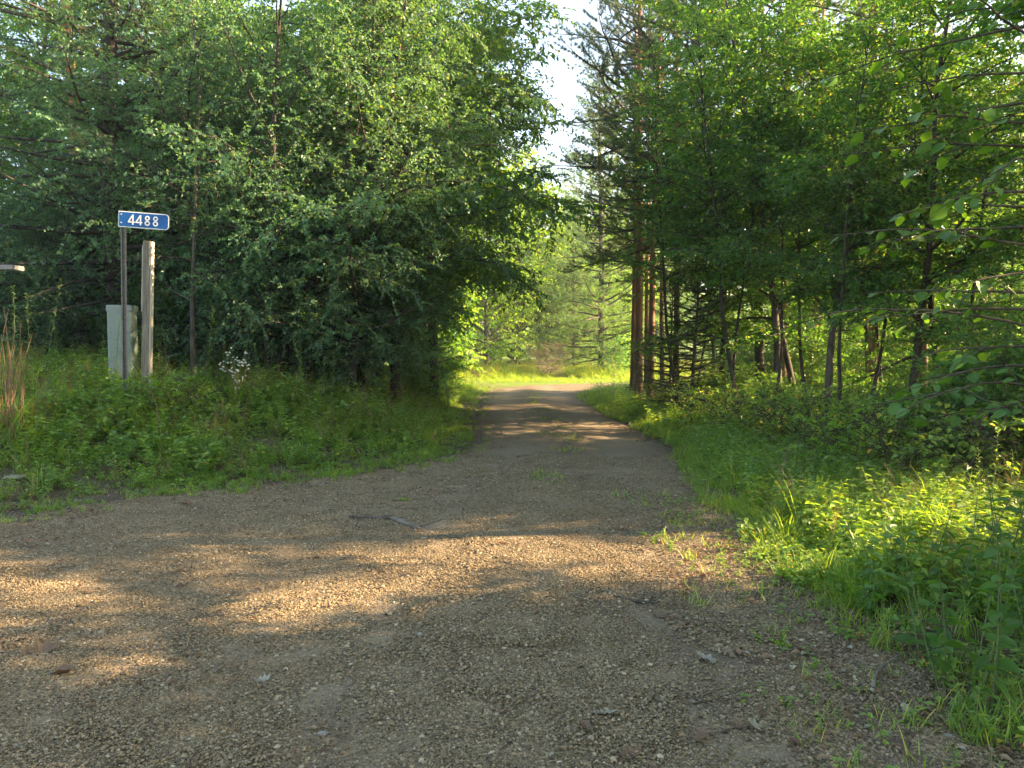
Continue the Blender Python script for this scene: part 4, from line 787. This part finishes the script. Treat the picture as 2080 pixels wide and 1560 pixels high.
# utility pedestal
x, d = at(251, 10.7), 10.7; z0 = tz(x, d); top = 1.6 + (708 - 621) / FPX * d - z0
up = thing('utility_box', 'grey-green utility pedestal box behind the number sign post', 'utility box', (x, d, z0), (0, 0, math.radians(9)))
def rbox(sx, sy, z0_, z1_, r, topr=0):
    ring = []
    for cx, cy_, a0 in ((1, -1, -90), (1, 1, 0), (-1, 1, 90), (-1, -1, 180)):
        for k in range(5): a = math.radians(a0 + k * 22.5); ring.append((cx * (sx / 2 - r) + r * math.cos(a), cy_ * (sy / 2 - r) + r * math.sin(a)))
    ring = np.array(ring); n = len(ring); lv = [(z0_, 1), (z1_ - topr, 1)] + ([(z1_ - topr * .3, .985), (z1_, .93)] if topr else [])
    V = np.concatenate([np.c_[ring * s, np.full(n, z)] for z, s in lv]); g = Geo()
    g.addm(V, [np.array([[q * n + i, q * n + (i + 1) % n, (q + 1) * n + (i + 1) % n, (q + 1) * n + i] for q in range(len(lv) - 1) for i in range(n)]), np.array([[(len(lv) - 1) * n + i for i in range(n)]])]); return g
obj('body', rbox(.335, .27, -.3, top - .075, .035).mesh('pedestal_body', M['pedestal'], smooth=False), up)
obj('cap', rbox(.360, .295, top - .085, top, .042, .025).mesh('pedestal_cap', M['pedestal'], smooth=False), up)
g = Geo(); box(g, 0, -.1365, top * .55, .25, .006, top * .78, .002); obj('front_panel', g.mesh('pedestal_panel', M['pedestal'], smooth=False), up)
g = Geo(); box(g, .09, -.142, top * .62, .022, .010, .05, .003); obj('latch', g.mesh('pedestal_latch', M['steel'], smooth=False), up)
# grey board on posts at the left edge
x0, x1, d = at(-150, 10.0), at(44, 10.0), 10.0; zt = 1.6 + (708 - 541) / FPX * d
rl = thing('board_rail', 'weathered grey board topping a low rail at the left edge', 'rail', (x0, d, tz(x0, d)))
g = Geo(); box(g, (x1 - x0) / 2, 0, zt - tz(x0, d) - .03, x1 - x0, .24, .06, .004); obj('board', g.mesh('rail_board', M['wood_grey'], smooth=False), rl)
for xx in (.15, .75):
    g = Geo(); h = zt - tz(x0, d) - .06; box(g, 0, .02, (h - .3) / 2, .09, .09, h + .3, .004); obj('post', g.mesh('rail_post', M['wood_grey'], smooth=False), rl, (xx, 0, 0))
# short stump / old fence post among the pines
x, d = at(1360, 21.2), 21.2; g = Geo(); tube(g, np.array([(0, 0, -.1), (0, 0, .1), (0, 0, .35), (.005, 0, .68)]), [.13, .105, .095, .098], 10, cap=True)
tag(obj('stump', g.mesh('stump', M['bark']), None, (x, d, tz(x, d))), 'short cut stump standing between the red pine trunks', 'stump')

# ------------------------------------------------------------------ fallen leaves, sticks, stones
def lobed(L, lobes, depth, curl, seed, width=.62):
    rng = np.random.default_rng(seed); n = 8 * lobes; u = np.linspace(0, 1, n); half = width * .5 * np.sin(np.pi * u ** .75) ** .8 * (1 - depth * (.5 + .5 * np.cos(u * lobes * TAU)))
    g = Geo(); x = u * L; c = curl * L
    zc = c * (2 * u - 1) ** 2 + rng.normal(0, .012 * L, n); zs = zc + c * 1.3 * (half / max(half.max(), 1e-6)) ** 2 + rng.normal(0, .02 * L, n)
    V = np.concatenate([np.stack([x, 0 * x, zc], -1), np.stack([x, half * L, zs], -1), np.stack([x, -half * L, zs * .8], -1)]) - [L / 2, 0, 0]; F = []
    for i in range(n - 1): F += [[i, i + 1, n + i + 1, n + i], [i + 1, i, 2 * n + i, 2 * n + i + 1]]
    g.add(V, F); tube(g, np.array([(-L / 2 - .25 * L, 0, .01), (-L / 2 - .1 * L, 0, c * .6), (-L / 2, 0, c)]), [.0012, .0013, .0015], 3)
    V_ = np.concatenate(g.V); g.V = [V_ - [0, 0, V_[:, 2].min()]]; return g
LM = {'pale': [lobed(.13, 4, .55, .10, 1).mesh('pale_leaf', M['paleleaf']), lobed(.12, 3, .35, .16, 2).mesh('pale_leaf', M['paleleaf'])], 'brown': [lobed(.12, 4, .5, .18, 3).mesh('brown_leaf', M['deadleaf']), lobed(.10, 1, .12, .25, 4, .45).mesh('brown_leaf', M['deadleaf'])],
      'green': [lobed(.12, 4, .4, .14, 5).mesh('green_leaf', M['cover'])]}
FL = [(1555, 1503, 'pale', 0, 1.0, .2, 'wide pale upturned leaf beside an orange-brown one at the bottom right'), (1512, 1497, 'brown', 0, .7, 1.2, 'orange-brown leaf touching the wide pale leaf at the bottom right'), (1440, 1355, 'pale', 1, 1.0, 2.2, 'pale crumpled leaf lying between the small grass tufts on the right'), (1232, 1472, 'pale', 0, .8, 3.0, 'pale ragged leaf at the bottom centre right'),
      (1362, 1440, 'pale', 0, .75, .9, 'pale lobed leaf on the twig pile at the bottom right'), (1418, 1446, 'pale', 0, .7, 4.0, 'pale lobed leaf at the right end of the twig pile'), (1612, 1332, 'pale', 1, 1.0, 1.5, 'broad pale leaf lying on green leaves in the right fringe'), (1650, 1346, 'pale', 1, .7, 2.7, 'small pale leaf just right of the broad pale one'),
      (1775, 1498, 'pale', 0, .6, 3.9, 'small pale leaf near the bottom right corner'), (1868, 1472, 'pale', 0, .8, 5.0, 'grey-white ragged leaf near the bottom right corner'), (70, 1338, 'brown', 0, 1.5, .3, 'large tan lobed leaf near the left edge in a sun fleck'), (115, 1385, 'brown', 1, 1.1, .1, 'curled tan leaf below the large lobed leaf at the left'),
      (522, 1400, 'pale', 0, .6, 3.3, 'small grey lobed leaf above the round sun fleck'), (345, 1312, 'brown', 1, .5, .0, 'small dark curled leaf at the tip of a long sun streak'), (1092, 1256, 'brown', 1, .7, 1.0, 'orange curled leaf at the end of a right-hand sun streak'), (1018, 1112, 'brown', 1, .8, .2, 'orange-brown leaf lying in the wide sunlit patch'), (990, 1082, 'brown', 1, .6, 2.0, 'upright little brown leaf at the top of the wide sunlit patch'),
      (375, 1030, 'brown', 1, 1.2, .3, 'long tan curled leaf near the left verge'), (50, 1108, 'brown', 0, .9, 1.0, 'brown leaf on the gravel near the left edge'), (820, 1020, 'green', 0, 1.2, .5, 'fallen green leaf cluster in the middle of the road'), (1595, 1326, 'green', 0, 1.1, 2.6, 'fallen green leaf beneath the broad pale leaf'), (1345, 1268, 'brown', 0, .8, 2.5, 'brown leaf in the sunlit patch on the right'),
      (1290, 1560, 'brown', 0, .9, .7, 'brown leaf at the bottom edge right of centre'), (1190, 1505, 'brown', 1, .9, 5.2, 'curled brown leaf at the bottom edge near the centre'), (640, 1142, 'brown', 1, .7, .2, 'brown curled leaf at the left tip of the wide sunlit patch'), (1430, 1530, 'brown', 0, .9, 4.1, 'dark brown leaf under the pale leaves at the bottom right')]
for px, py, kd, v, s, r, lb in FL:
    x, y, z = gpt(px, py); tag(obj('fallen_leaf', LM[kd][v], None, (x, y, z + .004), (RG.normal(0, .22), RG.normal(0, .22), r), s * 1.05), lb, 'leaf', 'leaves fallen on the road')
def stick(name, pix, r, mat, label, cat='stick', lift=.0, sides=7, twigs=0, seed=0):
    rng = np.random.default_rng(seed + 500); W = np.array([gpt(*p) for p in pix]); c = W.mean(0); P = densify(W - c, 5); P[:, 2] += r * .9 + lift + rng.normal(0, r * .12, len(P)); g = Geo()
    rad = r * np.linspace(1, .55, len(P)) * rng.uniform(.85, 1.15, len(P)); tube(g, P, rad, sides, cap=True)
    for _ in range(twigs):
        b, d = along(P, rng.uniform(.2, .95)); tw = grow(rng, b, d + rng.normal(0, .6, 3) * [1, 1, .3], rng.uniform(.08, .3), 4, -.1, .15); tw[:, 2] = np.maximum(tw[:, 2], P[:, 2].min()); tube(g, tw, np.linspace(r * .4, r * .12, 5), 4)
    return tag(obj(name, g.mesh(name, M[mat]), None, tuple(c)), label, cat)
stick('bark_stick', [(706, 1056), (740, 1058), (792, 1060)], .020, 'bark', 'dark crumbly stick lying across the left wheel track', twigs=3, seed=1)
stick('bark_stick', [(795, 1060), (822, 1070), (850, 1082)], .026, 'bark_pale', 'thick mossy stick end pointing toward the camera on the road', twigs=2, seed=2)
stick('fallen_branch', [(728, 824), (775, 832), (825, 846), (870, 838)], .022, 'bark_dark', 'dark fallen branch on the left verge below the thicket', lift=.12, twigs=6, seed=3)
stick('curved_stick', [(1790, 1420), (1797, 1395), (1830, 1365), (1880, 1338)], .008, 'bark_pale', 'pale curved stick rising from the gravel at the right', lift=.02, twigs=1, seed=4)
stick('twig', [(1370, 1418), (1410, 1440), (1462, 1446)], .006, 'twig', 'dark bent twig in the leaf pile at the bottom right', twigs=4, seed=5)
stick('twig', [(1250, 1222), (1290, 1230), (1330, 1238)], .010, 'twig', 'dark twig bundle at the right of the long shadow', twigs=6, seed=6)
stick('twig', [(1455, 1460), (1475, 1490), (1480, 1515)], .005, 'twig', 'thin pale twig beside the wide pale leaf', twigs=2, seed=7)
stick('twig', [(690, 1160), (712, 1166), (725, 1170)], .004, 'bark_pale', 'small light twig at the left tip of the wide sunlit patch', twigs=1, seed=8)
for px, py, s, lb in [(648, 1517, .017, 'smooth grey pebble at the bottom edge left of centre'), (22, 973, .105, 'flat white stone in the grass at the left edge'), (325, 1170, .016, 'small grey pebble below the double sun streaks at the left'), (1950, 1520, .02, 'dark grey pebble at the bottom right corner'), (850, 1305, .018, 'small pale pebble by the middle sun streak')]:
    x, y, z = gpt(px, py); rg = np.random.default_rng(int(px)); g = Geo(); V = ICO.copy(); F_ = ICF
    mid_ = {}; V = list(map(tuple, V)); F2 = []
    for a_, b_, c_ in F_:
        def mp_(p, q):
            k = (min(p, q), max(p, q))
            if k not in mid_: m = nrm((np.array(V[p]) + np.array(V[q]))[None])[0]; mid_[k] = len(V); V.append(tuple(m))
            return mid_[k]
        ab, bc, ca = mp_(a_, b_), mp_(b_, c_), mp_(c_, a_); F2 += [(a_, ab, ca), (b_, bc, ab), (c_, ca, bc), (ab, bc, ca)]
    V = np.array(V) * (1 + .12 * rg.normal(0, .5, (len(V), 1))) * s * [1.3, .9, .45 if s < .1 else .18]; g.add(V, F2)
    tag(obj('stone' if s > .1 else 'pebble', g.mesh('pebble', M['pebble'] if px != 1950 else M['wood_grey']), None, (x, y, z + s * (.2 if s < .1 else .1)), (0, 0, rg.random() * 3)), lb, 'stone')

# ------------------------------------------------------------------ near broad-leaved sapling and plants at the right
def big_leaf(L, W, seed, serr=.05):
    rng = np.random.default_rng(seed); u = np.array([0, .12, .3, .52, .75, .92, 1.0]); h = W * .5 * np.array([.10, .72, 1.0, .95, .66, .26, 0]) * (1 + rng.normal(0, serr, 7)); x = u * L; zc = -rng.uniform(.02, .28) * L * u ** 2 + .02 * L
    k1, k2 = rng.uniform(-.1, .45, 2); bend_ = rng.normal(0, .10) * L * u ** 2
    V = np.concatenate([np.stack([x, bend_, zc - .004], -1), np.stack([x + .02 * L, h + bend_, zc + k1 * h], -1), np.stack([x + .02 * L, -h + bend_, zc + k2 * h], -1)]); F = []
    for i in range(6): F += [[i, i + 1, 7 + i + 1, 7 + i], [i + 1, i, 14 + i, 14 + i + 1]]
    g = Geo().add(V, F); tube(g, np.array([(-.16 * L, 0, .012 * L), (-.08 * L, 0, .02 * L), (0, 0, .015 * L)]), [.0012, .0011, .0011], 3); return g.mesh('leaf', M['leaf_big'])
BL = [big_leaf(RSL, RSL * .74, k, .10) for k, RSL in enumerate((.095, .085, .075, .09, .08, .07, .088, .06))]; NL = [big_leaf(.095, .052, 10 + k) for k in range(3)]
RS = np.random.default_rng(303)
def set_leaf(parent, me, p, d, n, s):
    d = nrm(np.array(d)[None])[0]; y = nrm(np.cross(n, d)[None])[0]; z = np.cross(d, y)
    o = bpy.data.objects.new('leaf', me); o.parent = parent; COL.objects.link(o)
    o.matrix_local = Matrix(((d[0] * s, y[0] * s, z[0] * s, p[0]), (d[1] * s, y[1] * s, z[1] * s, p[1]), (d[2] * s, y[2] * s, z[2] * s, p[2]), (0, 0, 0, 1)))
bx_, by_ = 3.25, 4.35; bz_ = tz(bx_, by_)
sp = thing('broad_leaved_sapling', 'near sapling with large round green leaves reaching in at the right edge', 'tree', (bx_, by_, bz_))
gt, gb = Geo(), Geo(); st = grow(RS, (0, 0, -.1), (-.06, 0, 1), 4.3, 10, 0, .03); tube(gt, st, np.linspace(.026, .006, 11), 7); nleaf = 0
brs = []
for k in range(24):
    z = 1.25 + 2.75 * (k + RS.random() * .6) / 24; b, _ = along(st, (z + .1) / 4.3); az = math.pi + RS.uniform(-.75, .95); l = RS.uniform(.7, 1.5)
    br = grow(RS, b, (math.cos(az), math.sin(az), RS.uniform(.0, .35)), l, 7, -.35, .07); tube(gb, br, np.linspace(.009, .002, 8), 5); brs.append((br, l))
    for q in range(2):
        s = RS.uniform(.3, .7); b2, d2 = along(br, s); sg_ = 1 if q else -1; c, sn = math.cos(.8 * sg_), math.sin(.8 * sg_); b3 = grow(RS, b2, (d2[0] * c - d2[1] * sn, d2[0] * sn + d2[1] * c, d2[2]), l * .4, 4, -.3, .07); tube(gb, b3, np.linspace(.004, .0015, 5), 4); brs.append((b3, l * .4))
obj('trunk', gt.mesh('sapling_trunk', M['bark']), sp); obj('branches', gb.mesh('sapling_branches', M['twig']), sp)
for br, l in brs:
    m = max(3, int(l / .15))
    for q in range(m):
        if nleaf >= 298: break
        s = .22 + .78 * (q + RS.random() * .5) / m; p, d = along(br, min(s, .995)); sg_ = 1 if q % 2 else -1; c, sn = math.cos(.95 * sg_), math.sin(.95 * sg_)
        ld = np.array([d[0] * c - d[1] * sn, d[0] * sn + d[1] * c, d[2] - RS.uniform(.05, .75)]); nn = np.array([0, 0, 1.]) + RS.normal(0, .38, 3); set_leaf(sp, BL[RS.integers(0, 8)], p + .16 * .1 * ld, ld, nn, RS.uniform(.6, 1.2)); nleaf += 1
for k, (px, d, h, lb) in enumerate([(1905, 3.7, .62, 'leafy weed in front of the dark foliage low at the right edge'), (1965, 3.4, .75, 'taller leafy weed near the right edge above the pebbly corner'), (2030, 3.2, .85, 'tall leafy weed at the right edge, lowest in the picture'), (2070, 3.9, 1.05, 'tall leafy weed at the right edge below the sapling leaves'),
                                 (1985, 4.3, .95, 'leafy weed behind the two near weeds at the right'), (1880, 4.7, .7, 'leafy weed among bright grass blades at the right'), (2060, 4.8, 1.1, 'back leafy weed under the sapling at the right edge'), (1740, 5.6, .5, 'short leafy weed in the bright grass patch at the right'), (1770, 4.4, .35, 'short dark-leaved weed at the edge of the grass on the right')]):
    x = at(px, d); t = thing('leafy_weed', lb, 'weed', (x, d, tz(x, d)), (0, 0, k), 'leafy weeds at the right edge'); g = Geo(); 
    for q in range(3):
        st = grow(RS, (RS.normal(0, .05), RS.normal(0, .05), -.05), (RS.normal(0, .22), RS.normal(0, .22), 1), h * RS.uniform(.7, 1.05), 6, 0, .04); tube(g, st, np.linspace(.005, .002, 7), 5)
        n_ = int(6 + h * 8)
        for i in range(n_):
            p, d_ = along(st, min(.2 + .8 * i / n_, .995)); a = (i // 2) * 1.57 + (math.pi if i % 2 else 0) + RS.normal(0, .25); set_leaf(t, NL[RS.integers(0, 3)], p, (math.cos(a), math.sin(a), RS.uniform(-.35, .35)), np.array([0, 0, 1.]) + RS.normal(0, .3, 3), RS.uniform(.65, 1.15) * (1.1 - .4 * i / n_))
    obj('stem', g.mesh('weed_stems', M['stem']), t)

# ------------------------------------------------------------------ haze
HAZE = 0.0013
if HAZE > 0:
    m, nt, out = newmat('haze_air'); v = nt.nodes.new('ShaderNodeVolumePrincipled'); v.inputs['Color'].default_value = (.93, .95, 1, 1); v.inputs['Density'].default_value = HAZE; v.inputs['Anisotropy'].default_value = .4
    nt.links.new(v.outputs[0], out.inputs['Volume'])
    g = Geo(); box(g, 0, 570, 30, 1500, 1300, 66); tag(obj('haze', g.mesh('haze', m, smooth=False)), 'thin bright summer haze in the air', kind='stuff')
